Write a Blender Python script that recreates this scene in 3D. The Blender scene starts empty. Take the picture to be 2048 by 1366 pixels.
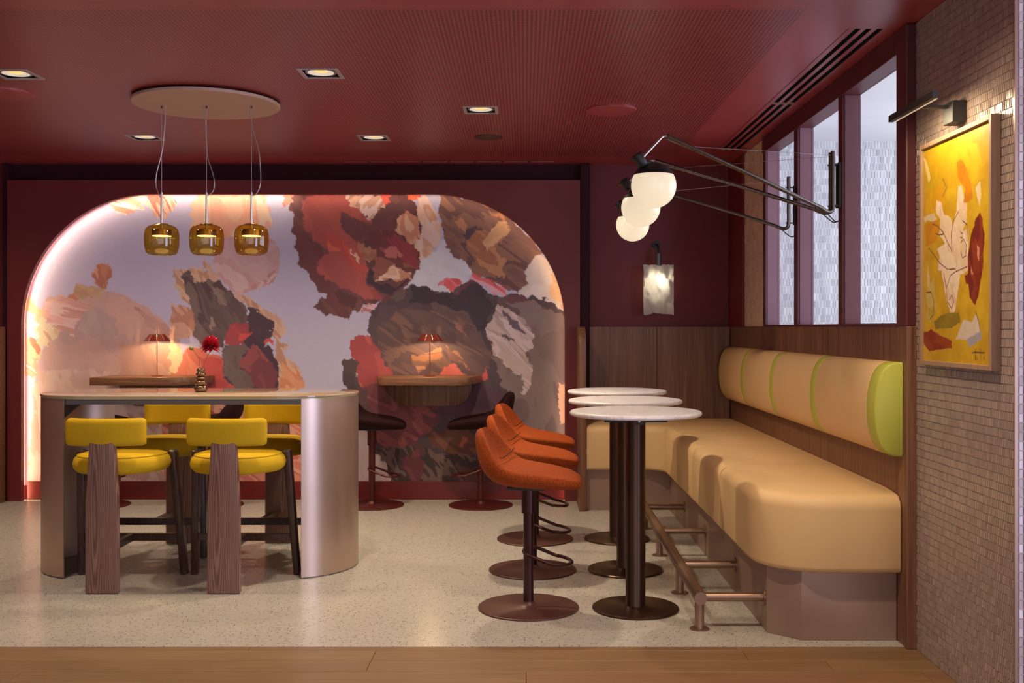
import bpy, bmesh, math, random
import numpy as np
from mathutils import Vector, Matrix
random.seed(7)
PI = math.pi
sc = bpy.context.scene
C = sc.collection

# ------------------------------------------------------------------ camera
FPX, CX, CY, EYE = 2100.0, 1050.0, 655.0, 1.35
cam_d = bpy.data.cameras.new('camera')
cam = bpy.data.objects.new('camera', cam_d); C.objects.link(cam)
cam.location = (0, 0, EYE); cam.rotation_euler = (PI/2, 0, 0)
cam_d.sensor_width = 36.0; cam_d.lens = FPX/2048*36.0
cam_d.shift_x = -(CX-1024)/2048; cam_d.shift_y = (CY-683)/2048
cam_d.clip_start = 0.05
sc.camera = cam

# ------------------------------------------------------------------ world, daylight, exposure
w = bpy.data.worlds.new('world'); sc.world = w; w.use_nodes = True
bg = w.node_tree.nodes['Background']
bg.inputs[0].default_value = (0.90, 0.88, 1.0, 1); bg.inputs[1].default_value = 0.55
def area(name, loc, rot, sx, sy, power, col):
    l = bpy.data.lights.new(name, 'AREA'); l.shape = 'RECTANGLE'; l.size = sx; l.size_y = sy
    l.energy = power; l.color = col
    o = bpy.data.objects.new(name, l); C.objects.link(o); o.location = loc; o.rotation_euler = rot
    return o
# unseen area lights added for daylight: behind the camera, to its right, in the corridor
area('shopfront_daylight', (0.3, -3.6, 1.5), (math.radians(90), 0, 0), 6.5, 2.4, 110, (0.98, 0.93, 0.95))
sd_ = area('side_window_daylight', (4.4, 0.6, 1.25), (0, 0, 0), 2.2, 3.4, 280, (0.60, 0.66, 1.0))
sd_.rotation_euler = Vector((0.85, -0.75, -0.12)).to_track_quat('Z', 'Y').to_euler()
area('corridor_daylight', (4.1, 5.9, 1.9), (0, math.radians(90), 0), 1.7, 3.6, 135, (0.88, 0.91, 1.0))
sc.view_settings.view_transform = 'Standard'; sc.view_settings.look = 'None'
sc.view_settings.exposure = -0.45; sc.view_settings.gamma = 1.0
sc.view_settings.use_curve_mapping = False
sc.cycles.use_denoising = True
sc.cycles.max_bounces = 7
sc.cycles.use_adaptive_sampling = True
sc.cycles.adaptive_threshold = 0.025
sc.cycles.transparent_max_bounces = 16
sc.cycles.sample_clamp_indirect = 4.0

# ------------------------------------------------------------------ colour and materials
def s2l(c):
    c = np.asarray(c, float)/255.0
    return np.where(c <= 0.04045, c/12.92, ((c+0.055)/1.055)**2.4)
def L(r, g, b, k=1.0):
    v = np.clip(s2l((r, g, b))*k, 0, 1); return (float(v[0]), float(v[1]), float(v[2]), 1)
def newmat(name):
    m = bpy.data.materials.new(name); m.use_nodes = True
    nt = m.node_tree; return m, nt, nt.nodes['Principled BSDF']
def nd(nt, t, **kw):
    n = nt.nodes.new(t)
    for k, v in kw.items(): setattr(n, k, v)
    return n
def coords(nt, scale=(1, 1, 1), rot=(0, 0, 0)):
    tc = nd(nt, 'ShaderNodeTexCoord'); mp = nd(nt, 'ShaderNodeMapping')
    mp.inputs['Scale'].default_value = scale; mp.inputs['Rotation'].default_value = rot
    nt.links.new(tc.outputs['Object'], mp.inputs['Vector']); return mp.outputs['Vector']
def ramp(nt, fac, stops):
    r = nd(nt, 'ShaderNodeValToRGB'); e = r.color_ramp.elements
    while len(e) < len(stops): e.new(0.5)
    for i, (p, c) in enumerate(stops): e[i].position = p; e[i].color = c
    nt.links.new(fac, r.inputs['Fac']); return r.outputs['Color']
def noise(nt, vec, scale, detail=3, rough=0.5, dist=0.0):
    n = nd(nt, 'ShaderNodeTexNoise'); n.inputs['Scale'].default_value = scale
    n.inputs['Detail'].default_value = detail; n.inputs['Roughness'].default_value = rough
    n.inputs['Distortion'].default_value = dist
    nt.links.new(vec, n.inputs['Vector']); return n.outputs['Fac']
def bump(nt, b, h, strength=0.3, dist=0.002):
    n = nd(nt, 'ShaderNodeBump'); n.inputs['Strength'].default_value = strength
    n.inputs['Distance'].default_value = dist
    nt.links.new(h, n.inputs['Height']); nt.links.new(n.outputs['Normal'], b.inputs['Normal'])
def plain(name, col, rough=0.5, metal=0.0, var=0.06, nscale=6.0, bscale=None, bstr=0.15, spec=0.5):
    m, nt, b = newmat(name)
    v = coords(nt); f = noise(nt, v, nscale, 4)
    lo = tuple(x*(1-var) for x in col[:3])+(1,); hi = tuple(min(1, x*(1+var)) for x in col[:3])+(1,)
    nt.links.new(ramp(nt, f, [(0.3, lo), (0.7, hi)]), b.inputs['Base Color'])
    b.inputs['Roughness'].default_value = rough; b.inputs['Metallic'].default_value = metal
    b.inputs['Specular IOR Level'].default_value = spec
    if bscale: bump(nt, b, noise(nt, v, bscale, 2), bstr, 0.001)
    return m
def emit(name, col, strength, base=(0.8, 0.8, 0.8, 1)):
    m, nt, b = newmat(name); b.inputs['Base Color'].default_value = base
    b.inputs['Emission Color'].default_value = col; b.inputs['Emission Strength'].default_value = strength
    b.inputs['Roughness'].default_value = 0.3
    return m
def wood(name, c1, c2, c3, scale=(60, 60, 2.2), rough=0.4, rings=False, dist=0.6, bstr=0.15):
    m, nt, b = newmat(name)
    v = coords(nt, scale)
    f = noise(nt, v, 1.0, 5, 0.6, dist)
    if rings:
        tc = nd(nt, 'ShaderNodeTexCoord'); mp = nd(nt, 'ShaderNodeMapping')
        mp.inputs['Scale'].default_value = rings; mp.inputs['Location'].default_value = (1.3, 0.6, -1.1)
        nt.links.new(tc.outputs['Object'], mp.inputs['Vector'])
        wv = nd(nt, 'ShaderNodeTexWave', wave_type='RINGS', rings_direction='SPHERICAL')
        wv.inputs['Scale'].default_value = 1.0; wv.inputs['Distortion'].default_value = 4.0
        wv.inputs['Detail'].default_value = 3; wv.inputs['Detail Scale'].default_value = 1.2
        nt.links.new(mp.outputs['Vector'], wv.inputs['Vector'])
        mx = nd(nt, 'ShaderNodeMath', operation='MULTIPLY_ADD'); mx.inputs[1].default_value = 0.45
        nt.links.new(wv.outputs['Fac'], mx.inputs[0])
        h = nd(nt, 'ShaderNodeMath', operation='MULTIPLY'); h.inputs[1].default_value = 0.55
        nt.links.new(f, h.inputs[0]); nt.links.new(h.outputs[0], mx.inputs[2]); f = mx.outputs[0]
    nt.links.new(ramp(nt, f, [(0.28, c1), (0.5, c2), (0.72, c3)]), b.inputs['Base Color'])
    b.inputs['Roughness'].default_value = rough
    bump(nt, b, f, bstr, 0.0006)
    return m
def tint_glass(name, col, refl=0.12, rough=0.0, edge=0.9):
    m, nt, b = newmat(name); nt.nodes.remove(b)
    out = nt.nodes['Material Output']
    t = nd(nt, 'ShaderNodeBsdfTransparent'); t.inputs[0].default_value = col
    g = nd(nt, 'ShaderNodeBsdfGlossy'); g.inputs['Roughness'].default_value = rough
    lw = nd(nt, 'ShaderNodeLayerWeight'); pw5 = nd(nt, 'ShaderNodeMath', operation='POWER'); pw5.inputs[1].default_value = 5.0
    nt.links.new(lw.outputs['Facing'], pw5.inputs[0])          # Schlick reflectance, the same for both sides of the sheet
    mt = nd(nt, 'ShaderNodeMath', operation='MULTIPLY_ADD'); mt.inputs[1].default_value = edge; mt.inputs[2].default_value = refl
    nt.links.new(pw5.outputs[0], mt.inputs[0])
    mx = nd(nt, 'ShaderNodeMixShader'); nt.links.new(mt.outputs[0], mx.inputs[0])
    nt.links.new(t.outputs[0], mx.inputs[1]); nt.links.new(g.outputs[0], mx.inputs[2])
    nt.links.new(mx.outputs[0], out.inputs['Surface']); return m
def attr_mat(name, rough=0.8, gain=1.0, weave=None, spec=0.3):
    m, nt, b = newmat(name)
    a = nd(nt, 'ShaderNodeAttribute', attribute_name='Col')
    src = a.outputs['Color']
    if weave:
        v = coords(nt, weave)
        f = noise(nt, v, 1.0, 2)
        cr = ramp(nt, f, [(0.3, (0.9, 0.9, 0.9, 1)), (0.7, (1.06, 1.06, 1.06, 1))])
        mx = nd(nt, 'ShaderNodeMix', data_type='RGBA', blend_type='MULTIPLY'); mx.inputs[0].default_value = 1.0
        nt.links.new(src, mx.inputs[6]); nt.links.new(cr, mx.inputs[7]); src = mx.outputs[2]
        bump(nt, b, f, 0.2, 0.0005)
    nt.links.new(src, b.inputs['Base Color']); b.inputs['Roughness'].default_value = rough
    b.inputs['Specular IOR Level'].default_value = spec
    return m

M = {}
RED = (0.155, 0.016, 0.020, 1)
M['ceil'] = plain('ceiling_red', (0.340, 0.048, 0.058, 1), 0.38, var=0.03, spec=0.85)
M['wallred'] = plain('wall_deep_red', (0.145, 0.009, 0.013, 1), 0.55, var=0.05)
M['archred'] = plain('arch_red', (0.150, 0.014, 0.016, 1), 0.5, var=0.05)
M['basered'] = plain('base_red', (0.170, 0.010, 0.006, 1), 0.4, var=0.05)
M['plum'] = plain('dark_plum', (0.034, 0.005, 0.013, 1), 0.65, spec=0.2)
M['frame'] = plain('window_frame_red', (0.100, 0.016, 0.022, 1), 0.45)
M['jamb'] = plain('window_jamb_mauve', (0.215, 0.095, 0.115, 1), 0.5)
M['black'] = plain('soft_black', (0.012, 0.011, 0.011, 1), 0.5)
M['dark'] = plain('cavity_black', (0.004, 0.003, 0.003, 1), 0.8)
M['white'] = plain('white_plaster', (0.74, 0.75, 0.78, 1), 0.8, var=0.04, nscale=2.5)
M['grout'] = plain('grout_taupe', (0.50, 0.38, 0.31, 1), 0.7)
M['groutl'] = plain('grout_pale', (0.78, 0.78, 0.80, 1), 0.8)
M['bronze'] = plain('bronze_metal', (0.058, 0.030, 0.018, 1), 0.30, 0.8, bscale=300)
M['rail'] = plain('rail_bronze', (0.34, 0.22, 0.16, 1), 0.34, 0.85, var=0.05, bscale=200, bstr=0.05)
M['plinth'] = plain('plinth_metal', (0.330, 0.215, 0.165, 1), 0.42, 0.30, var=0.04)
M['champ'] = plain('champagne_metal', (0.560, 0.415, 0.330, 1), 0.33, 0.8, var=0.03)
M['champdark'] = plain('champagne_inner', (0.15, 0.13, 0.13, 1), 0.45, 0.6)
M['gun'] = plain('gunmetal', (0.130, 0.105, 0.092, 1), 0.28, 0.9)
M['steel'] = plain('satin_steel', (0.55, 0.52, 0.52, 1), 0.3, 0.9)
M['trimgrey'] = plain('trim_grey', (0.42, 0.36, 0.36, 1), 0.4, 0.2)
M['stoolbase'] = plain('stool_base_brown', (0.085, 0.032, 0.025, 1), 0.42, 0.3)
M['stoolred'] = plain('stool_base_red', (0.085, 0.010, 0.008, 1), 0.4, 0.3)
M['post'] = plain('stool_post', (0.060, 0.022, 0.020, 1), 0.3, 0.7)
def weave(name, col, sc_=260.0, var=0.25, rough=0.85):
    m, nt, b = newmat(name)
    v = coords(nt); vo = nd(nt, 'ShaderNodeTexVoronoi'); vo.inputs['Scale'].default_value = sc_
    nt.links.new(v, vo.inputs['Vector'])
    lo = tuple(x*(1-var) for x in col[:3])+(1,); hi = tuple(min(1, x*(1+var)) for x in col[:3])+(1,)
    nt.links.new(ramp(nt, vo.outputs['Distance'], [(0.0, hi), (0.75, lo)]), b.inputs['Base Color'])
    b.inputs['Roughness'].default_value = rough; b.inputs['Specular IOR Level'].default_value = 0.2
    b.inputs['Sheen Weight'].default_value = 0.15; b.inputs['Sheen Tint'].default_value = col
    bump(nt, b, vo.outputs['Distance'], 0.4, 0.0015)
    return m
M['orange'] = weave('orange_wool', (0.315, 0.055, 0.007, 1), 190, 0.4)
M['burg'] = weave('burgundy_wool', (0.022, 0.004, 0.005, 1), 210)
M['yellow'] = weave('yellow_wool', (0.560, 0.345, 0.010, 1), 500, 0.12)
M['leather'] = plain('tan_leather', (0.730, 0.490, 0.240, 1), 0.58, var=0.03, nscale=3, bscale=350, bstr=0.08)
M['lime'] = plain('lime_leather', (0.500, 0.520, 0.075, 1), 0.45, var=0.04, bscale=350, bstr=0.08)
M['walnut'] = wood('walnut', (0.105, 0.040, 0.020, 1), (0.185, 0.078, 0.042, 1), (0.265, 0.125, 0.072, 1), (46, 46, 1.3), 0.42)
M['walnutx'] = wood('walnut_across', (0.120, 0.046, 0.020, 1), (0.210, 0.090, 0.042, 1), (0.300, 0.145, 0.075, 1), (2.0, 50, 60), 0.38)
M['ash'] = wood('stained_ash', (0.125, 0.055, 0.037, 1), (0.195, 0.094, 0.066, 1), (0.265, 0.140, 0.102, 1), (200, 200, 6), 0.45, rings=(42, 5, 2.6))
M['ashdark'] = wood('stained_ash_dark', (0.018, 0.007, 0.005, 1), (0.045, 0.018, 0.012, 1), (0.080, 0.034, 0.022, 1), (120, 120, 4), 0.3)
M['oak'] = wood('oak_floor', (0.145, 0.076, 0.031, 1), (0.190, 0.104, 0.045, 1), (0.230, 0.132, 0.060, 1), (2.0, 34, 30), 0.42, bstr=0.05)
M['oak2'] = wood('oak_floor_warm', (0.160, 0.074, 0.036, 1), (0.200, 0.100, 0.048, 1), (0.228, 0.124, 0.062, 1), (1.6, 30, 30), 0.42, bstr=0.05)
M['oak3'] = wood('oak_floor_pale', (0.168, 0.092, 0.039, 1), (0.212, 0.122, 0.055, 1), (0.246, 0.148, 0.070, 1), (2.4, 38, 30), 0.42, bstr=0.05)
M['oakframe'] = wood('oak_frame', (0.290, 0.170, 0.105, 1), (0.345, 0.212, 0.135, 1), (0.390, 0.252, 0.170, 1), (80, 80, 4), 0.5)
# speckled terrazzo
m, nt, b = newmat('terrazzo'); v = coords(nt)
vo = nd(nt, 'ShaderNodeTexVoronoi'); vo.inputs['Scale'].default_value = 95; vo.inputs['Randomness'].default_value = 1
nt.links.new(v, vo.inputs['Vector'])
lt = nd(nt, 'ShaderNodeMath', operation='LESS_THAN'); lt.inputs[1].default_value = 0.31
nt.links.new(vo.outputs['Distance'], lt.inputs[0])
sep = nd(nt, 'ShaderNodeSeparateColor'); nt.links.new(vo.outputs['Color'], sep.inputs[0])
g1 = nd(nt, 'ShaderNodeMath', operation='GREATER_THAN'); g1.inputs[1].default_value = 0.66
nt.links.new(sep.outputs[0], g1.inputs[0])
mu = nd(nt, 'ShaderNodeMath', operation='MULTIPLY'); nt.links.new(lt.outputs[0], mu.inputs[0]); nt.links.new(g1.outputs[0], mu.inputs[1])
basec = ramp(nt, noise(nt, v, 40, 4), [(0.3, (0.405, 0.380, 0.338, 1)), (0.7, (0.465, 0.440, 0.395, 1))])
chip = ramp(nt, sep.outputs[1], [(0.0, (0.03, 0.025, 0.022, 1)), (0.65, (0.12, 0.09, 0.07, 1)), (1.0, (0.70, 0.66, 0.6, 1))])
mx = nd(nt, 'ShaderNodeMix', data_type='RGBA'); nt.links.new(mu.outputs[0], mx.inputs[0])
nt.links.new(basec, mx.inputs[6]); nt.links.new(chip, mx.inputs[7]); nt.links.new(mx.outputs[2], b.inputs['Base Color'])
b.inputs['Roughness'].default_value = 0.24; M['terrazzo'] = m
# perforated ceiling board: drilled holes on a fine grid
m, nt, b = newmat('perforated_board')
PITCH = 0.0186
v = coords(nt, (1/PITCH, 1/PITCH, 1))
fr = nd(nt, 'ShaderNodeVectorMath', operation='FRACTION'); nt.links.new(v, fr.inputs[0])
sb = nd(nt, 'ShaderNodeVectorMath', operation='SUBTRACT'); sb.inputs[1].default_value = (0.5, 0.5, 0)
nt.links.new(fr.outputs[0], sb.inputs[0])
ml = nd(nt, 'ShaderNodeVectorMath', operation='MULTIPLY'); ml.inputs[1].default_value = (1, 1, 0)
nt.links.new(sb.outputs[0], ml.inputs[0])
ln = nd(nt, 'ShaderNodeVectorMath', operation='LENGTH'); nt.links.new(ml.outputs[0], ln.inputs[0])
hole = nd(nt, 'ShaderNodeMath', operation='LESS_THAN'); hole.inputs[1].default_value = 0.31
nt.links.new(ln.outputs['Value'], hole.inputs[0])
mx = nd(nt, 'ShaderNodeMix', data_type='RGBA'); nt.links.new(hole.outputs[0], mx.inputs[0])
mx.inputs[6].default_value = (0.340, 0.048, 0.058, 1); mx.inputs[7].default_value = (0.035, 0.006, 0.006, 1)
nt.links.new(mx.outputs[2], b.inputs['Base Color']); b.inputs['Roughness'].default_value = 0.38; b.inputs['Specular IOR Level'].default_value = 0.85; M['perf'] = m
# white marble
m, nt, b = newmat('white_marble'); v = coords(nt)
f = noise(nt, v, 9, 6, 0.65, 1.2)
nt.links.new(ramp(nt, f, [(0.35, (0.74, 0.71, 0.74, 1)), (0.52, (0.70, 0.67, 0.70, 1)), (0.56, (0.58, 0.54, 0.57, 1)), (0.62, (0.74, 0.72, 0.74, 1))]), b.inputs['Base Color'])
b.inputs['Roughness'].default_value = 0.35; M['marble'] = m
# back-painted glass table top
m, nt, b = newmat('painted_glass_top'); b.inputs['Base Color'].default_value = (0.36, 0.27, 0.17, 1)
b.inputs['Roughness'].default_value = 0.06; b.inputs['Coat Weight'].default_value = 0.6; b.inputs['Coat Roughness'].default_value = 0.02
M['glasstop'] = m
M['glassedge'] = plain('glass_edge', (0.50, 0.50, 0.22, 1), 0.1)
M['amber'] = tint_glass('amber_glass', (0.76, 0.58, 0.18, 1), 0.07)
M['pane'] = tint_glass('window_glass', (0.98, 0.985, 0.985, 1), 0.0, 0.0, 0.25)
M['opal'] = emit('opal_glass', (1.0, 0.83, 0.58, 1), 1.0, (0.42, 0.39, 0.33, 1))
M['ledsoft'] = emit('led_soft', (1.0, 0.80, 0.52, 1), 0.6)
M['ledwarm'] = emit('led_warm', (1.0, 0.80, 0.52, 1), 6.0)
M['ledstrip'] = emit('led_strip', (1.0, 0.79, 0.50, 1), 72.0)
M['ledstrip2'] = emit('led_strip_dim', (1.0, 0.72, 0.42, 1), 26.0)
M['spotlens'] = emit('spot_lens', (1.0, 0.84, 0.64, 1), 0.75, (0.5, 0.48, 0.47, 1))
M['spotcob'] = emit('spot_cob', (1.0, 0.58, 0.10, 1), 1.3)
M['brass'] = plain('brass', (0.45, 0.27, 0.07, 1), 0.3, 0.9)
M['canopy'] = plain('canopy_beige', (0.460, 0.300, 0.245, 1), 0.6, var=0.03)
M['lampred'] = plain('lamp_red', (0.190, 0.022, 0.012, 1), 0.35, 0.3)
M['stem'] = plain('copper_stem', (0.30, 0.12, 0.06, 1), 0.3, 0.8)
M['vase'] = plain('lustre_vase', (0.190, 0.105, 0.062, 1), 0.12, 0.8, var=0.3, nscale=30)
M['petal'] = plain('dahlia_petal', (0.420, 0.008, 0.030, 1), 0.5, var=0.5, nscale=60)
M['green'] = plain('stem_green', (0.13, 0.10, 0.035, 1), 0.6)
M['bud'] = plain('bud_green', (0.16, 0.14, 0.03, 1), 0.6)
m, nt, b = newmat('crumpled_paper'); nt.nodes.remove(b)
d = nd(nt, 'ShaderNodeBsdfDiffuse'); d.inputs[0].default_value = (0.80, 0.78, 0.72, 1)
t = nd(nt, 'ShaderNodeBsdfTranslucent'); t.inputs[0].default_value = (0.85, 0.80, 0.68, 1)
x = nd(nt, 'ShaderNodeMixShader'); x.inputs[0].default_value = 0.5
nt.links.new(d.outputs[0], x.inputs[1]); nt.links.new(t.outputs[0], x.inputs[2])
nt.links.new(x.outputs[0], nt.nodes['Material Output'].inputs['Surface']); M['paper'] = m

# ------------------------------------------------------------------ mesh helpers
def px(x, y, d): return Vector(((x-CX)/FPX*d, d, EYE-(y-CY)/FPX*d))
def link(o, parent=None):
    C.objects.link(o)
    if parent is not None: o.parent = parent
    return o
class MB:
    def __init__(s): s.v = []; s.f = []; s.mi = []
    def add(s, vs, fs, mi=0):
        n = len(s.v); s.v += [tuple(p) for p in vs]
        s.f += [tuple(i+n for i in f) for f in fs]; s.mi += [mi]*len(fs); return s
    def box(s, a, b, mi=0):
        x0, y0, z0 = a; x1, y1, z1 = b
        s.add([(x0,y0,z0),(x1,y0,z0),(x1,y1,z0),(x0,y1,z0),(x0,y0,z1),(x1,y0,z1),(x1,y1,z1),(x0,y1,z1)],
              [(0,3,2,1),(4,5,6,7),(0,1,5,4),(1,2,6,5),(2,3,7,6),(3,0,4,7)], mi); return s
    def lathe(s, prof, c=(0,0,0), n=32, mi=0, cap0=True, cap1=True, axis=None):
        vs = []; R = Matrix.Identity(3)
        if axis is not None: R = Vector((0,0,1)).rotation_difference(Vector(axis)).to_matrix()
        for r, z in prof:
            for i in range(n):
                a = 2*PI*i/n; p = R @ Vector((r*math.cos(a), r*math.sin(a), z)); vs.append((p.x+c[0], p.y+c[1], p.z+c[2]))
        fs = []
        for k in range(len(prof)-1):
            for i in range(n):
                j = (i+1) % n; fs.append((k*n+i, k*n+j, (k+1)*n+j, (k+1)*n+i))
        if cap0: fs.append(tuple(reversed(range(n))))
        if cap1: fs.append(tuple(range((len(prof)-1)*n, len(prof)*n)))
        s.add(vs, fs, mi); return s
    def cyl(s, a, b, r, n=16, r2=None, mi=0):
        a = Vector(a); b = Vector(b); dv = b-a
        s.lathe([(r, 0), (r if r2 is None else r2, dv.length)], a, n, mi, axis=dv); return s
    def tube(s, pts, r, n=10, closed=False, mi=0):
        P = [Vector(p) for p in pts]; m_ = len(P); vs = []; up = None
        for i in range(m_):
            if closed: t = P[(i+1) % m_]-P[i-1]
            else: t = P[min(i+1, m_-1)]-P[max(i-1, 0)]
            t.normalize()
            if up is None:
                up = Vector((0,0,1)) if abs(t.z) < 0.9 else Vector((1,0,0))
            sd = t.cross(up); sd.normalize(); up = sd.cross(t); up.normalize()
            for k in range(n):
                a = 2*PI*k/n; vs.append(P[i]+sd*(r*math.cos(a))+up*(r*math.sin(a)))
        fs = []
        for i in range(m_ if closed else m_-1):
            i2 = (i+1) % m_
            for k in range(n):
                j = (k+1) % n; fs.append((i*n+k, i*n+j, i2*n+j, i2*n+k))
        if not closed:
            fs.append(tuple(reversed(range(n)))); fs.append(tuple(range((m_-1)*n, m_*n)))
        s.add(vs, fs, mi); return s
    def prism(s, poly, fn, h0, h1, mi=0):
        n = len(poly); vs = [fn(p, h0) for p in poly]+[fn(p, h1) for p in poly]
        fs = [tuple(range(n-1, -1, -1)), tuple(range(n, 2*n))]
        for i in range(n):
            j = (i+1) % n; fs.append((i, j, n+j, n+i))
        s.add(vs, fs, mi); return s
    def build(s, name, mats, parent=None, smooth=35, bevel=0.0, bseg=2, recalc=True):
        me = bpy.data.meshes.new(name); me.from_pydata(s.v, [], s.f)
        if not isinstance(mats, (list, tuple)): mats = [mats]
        for m_ in mats: me.materials.append(m_)
        if len(mats) > 1: me.polygons.foreach_set('material_index', s.mi)
        if recalc or bevel:
            bm = bmesh.new(); bm.from_mesh(me)
            if bevel:
                es = [e for e in bm.edges if len(e.link_faces) == 2 and e.calc_face_angle(0) > math.radians(30)]
                bmesh.ops.bevel(bm, geom=es, offset=bevel, segments=bseg, profile=0.5, affect='EDGES', clamp_overlap=True)
            bmesh.ops.recalc_face_normals(bm, faces=bm.faces)
            bm.to_mesh(me); bm.free()
        if smooth:
            me.polygons.foreach_set('use_smooth', [True]*len(me.polygons))
            me.set_sharp_from_angle(angle=math.radians(smooth))
        o = bpy.data.objects.new(name, me); link(o, parent); return o
def tag(o, label=None, cat=None, group=None, kind=None):
    if label: o['label'] = label
    if cat: o['category'] = cat
    if group: o['group'] = group
    if kind: o['kind'] = kind
    return o
def thing(name, label, cat, loc=(0,0,0), rz=0, group=None):
    o = bpy.data.objects.new(name, None); C.objects.link(o); o.location = loc; o.rotation_euler = (0,0,rz)
    o.empty_display_size = 0.1
    return tag(o, label, cat, group)
def struct(o, label=None): return tag(o, label, kind='structure')
def copy_tree(o, parent=None):
    c = o.copy(); C.objects.link(c)
    if parent is not None: c.parent = parent
    for ch in [x for x in bpy.data.objects if x.parent == o]: copy_tree(ch, c)
    return c
def light(name, typ, loc, power, col, parent=None, **kw):
    l = bpy.data.lights.new(name, typ); l.energy = power; l.color = col
    for k, v in kw.items(): setattr(l, k, v)
    o = bpy.data.objects.new(name, l); link(o, parent); o.location = loc; return o
def bez(pts, n=24):                       # Catmull-Rom through points
    P = [Vector(p) for p in pts]; P = [P[0]*2-P[1]]+P+[P[-1]*2-P[-2]]; out = []
    for i in range(1, len(P)-2):
        for k in range(n):
            t = k/n; a, b_, c_, d_ = P[i-1], P[i], P[i+1], P[i+2]
            out.append(0.5*((2*b_)+(c_-a)*t+(2*a-5*b_+4*c_-d_)*t*t+(3*b_-a-3*c_+d_)*t**3))
    out.append(P[-2]); return out
def rrect(w_, h_, r, n=6):
    out = []
    for cx_, cy_, a0 in ((w_/2-r, h_/2-r, 0), (-w_/2+r, h_/2-r, 90), (-w_/2+r, -h_/2+r, 180), (w_/2-r, -h_/2+r, 270)):
        for k in range(n+1):
            a = math.radians(a0+90*k/n); out.append((cx_+r*math.cos(a), cy_+r*math.sin(a)))
    return out
def plane_holes(name, mat_, x0, x1, y0, y1, z, holes, parent=None):
    xs = sorted({x0, x1}|{v_ for h in holes for v_ in (h[0], h[1]) if x0 < v_ < x1})
    ys = sorted({y0, y1}|{v_ for h in holes for v_ in (h[2], h[3]) if y0 < v_ < y1})
    mb = MB(); nx, ny = len(xs), len(ys)
    mb.v = [(x_, y_, z) for y_ in ys for x_ in xs]
    for j in range(ny-1):
        for i in range(nx-1):
            mx_, my_ = (xs[i]+xs[i+1])/2, (ys[j]+ys[j+1])/2
            if any(h[0] < mx_ < h[1] and h[2] < my_ < h[3] for h in holes): continue
            mb.f.append((j*nx+i, (j+1)*nx+i, (j+1)*nx+i+1, j*nx+i+1)); mb.mi.append(0)
    return mb.build(name, mat_, parent, smooth=0, recalc=False)

# ------------------------------------------------------------------ setting: floor
CEIL = 2.63; BACK = 8.27; XL = -5.2; XR = 1.62; EDGE = 4.44
f = MB().box((XL, EDGE, -0.08), (1.70, BACK, 0.0)).build('floor', M['terrazzo'], smooth=0)
struct(f, 'pale speckled terrazzo floor')
fw = MB().box((XL, -4.0, -0.08), (4.2, EDGE-0.001, -0.016)).build('floor_wood', M['dark'], smooth=0)
struct(fw, 'warm oak plank floor in the foreground')
yy = EDGE-0.002; row = 0
while yy > 2.0:
    w_ = 0.135 if row else 0.05
    xx = XL+random.uniform(-1.2, 0)
    while xx < 3.0:
        ln_ = random.uniform(1.5, 2.1); xa, xb = max(xx, XL), min(xx+ln_, 3.4)
        p = MB().box((0, -(w_-0.0015), -0.016), (xb-xa-0.0015, 0, 0)).build('plank', M[random.choice(['oak', 'oak', 'oak2', 'oak3'])], fw, smooth=0, bevel=0.0008, bseg=1)
        p.location = (xa, yy, 0); xx += ln_
    yy -= w_; row += 1
big = MB().box((XL, -4.0, -0.016), (4.2, yy-0.001, 0.0)).build('plank_field', M['oak'], fw, smooth=0)

# ------------------------------------------------------------------ setting: ceiling
PX0, PX1, PY0, PY1 = XL+0.1, 1.128, 4.23, 7.84
LIGHTS = [(-1.028, 5.29), (-2.575, 5.31), (-0.26, 6.18), (-1.02, 7.09), (-2.56, 7.07)]
HS = 0.088
holes = [(x-HS, x+HS, y-HS, y+HS) for x, y in LIGHTS+[(-4.1, 5.3), (-4.1, 7.08)]]
SLOTS = [(1.415, 1.440), (1.462, 1.487), (1.510, 1.535)]
SEG = [(4.50, 6.01), (6.03, 7.57)]
sholes = [(a, b_, c_, d_) for a, b_ in SLOTS for c_, d_ in SEG]
OFFH = [(0.55, 3.55), (1.15, 3.55), (-1.03, 3.5), (-2.57, 3.5)]
ce = plane_holes('ceiling', M['ceil'], XL, 4.2, -4.0, BACK, CEIL, [(PX0, PX1, PY0, PY1)]+[(x-HS, x+HS, y-HS, y+HS) for x, y in OFFH]+sholes+[(1.70, 4.2, 4.41, 8.3)])
struct(ce, 'dark red painted ceiling')
pp = plane_holes('perforated_panel', M['perf'], PX0, PX1, PY0, PY1, CEIL, holes, ce)
pp['label'] = 'red ceiling board drilled with rows of small holes'
# slot diffuser by the window
sd = thing('slot_diffuser', 'long three-slot black air diffuser in red ceiling beside the window', 'vent', (0, 0, CEIL))
for a, b_ in SLOTS:
    for c_, d_ in SEG:
        mb = MB(); x0, x1, y0, y1, h = a, b_, c_, d_, 0.07
        mb.add([(x0,y0,0),(x1,y0,0),(x1,y1,0),(x0,y1,0),(x0,y0,h),(x1,y0,h),(x1,y1,h),(x0,y1,h)],
               [(4,5,6,7),(0,1,5,4),(1,2,6,5),(2,3,7,6),(3,0,4,7)])
        mb.build('slot', M['dark'], sd, smooth=0)
        MB().box((a-0.001, d_-0.02, -0.004), (b_+0.001, d_, 0.006)).build('end_cap', M['oakframe'], sd, smooth=0)
MB().box((1.385, 4.50, -0.002), (1.388, 7.57, 0.0)).build('edge_trim', M['basered'], sd, smooth=0)
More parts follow.
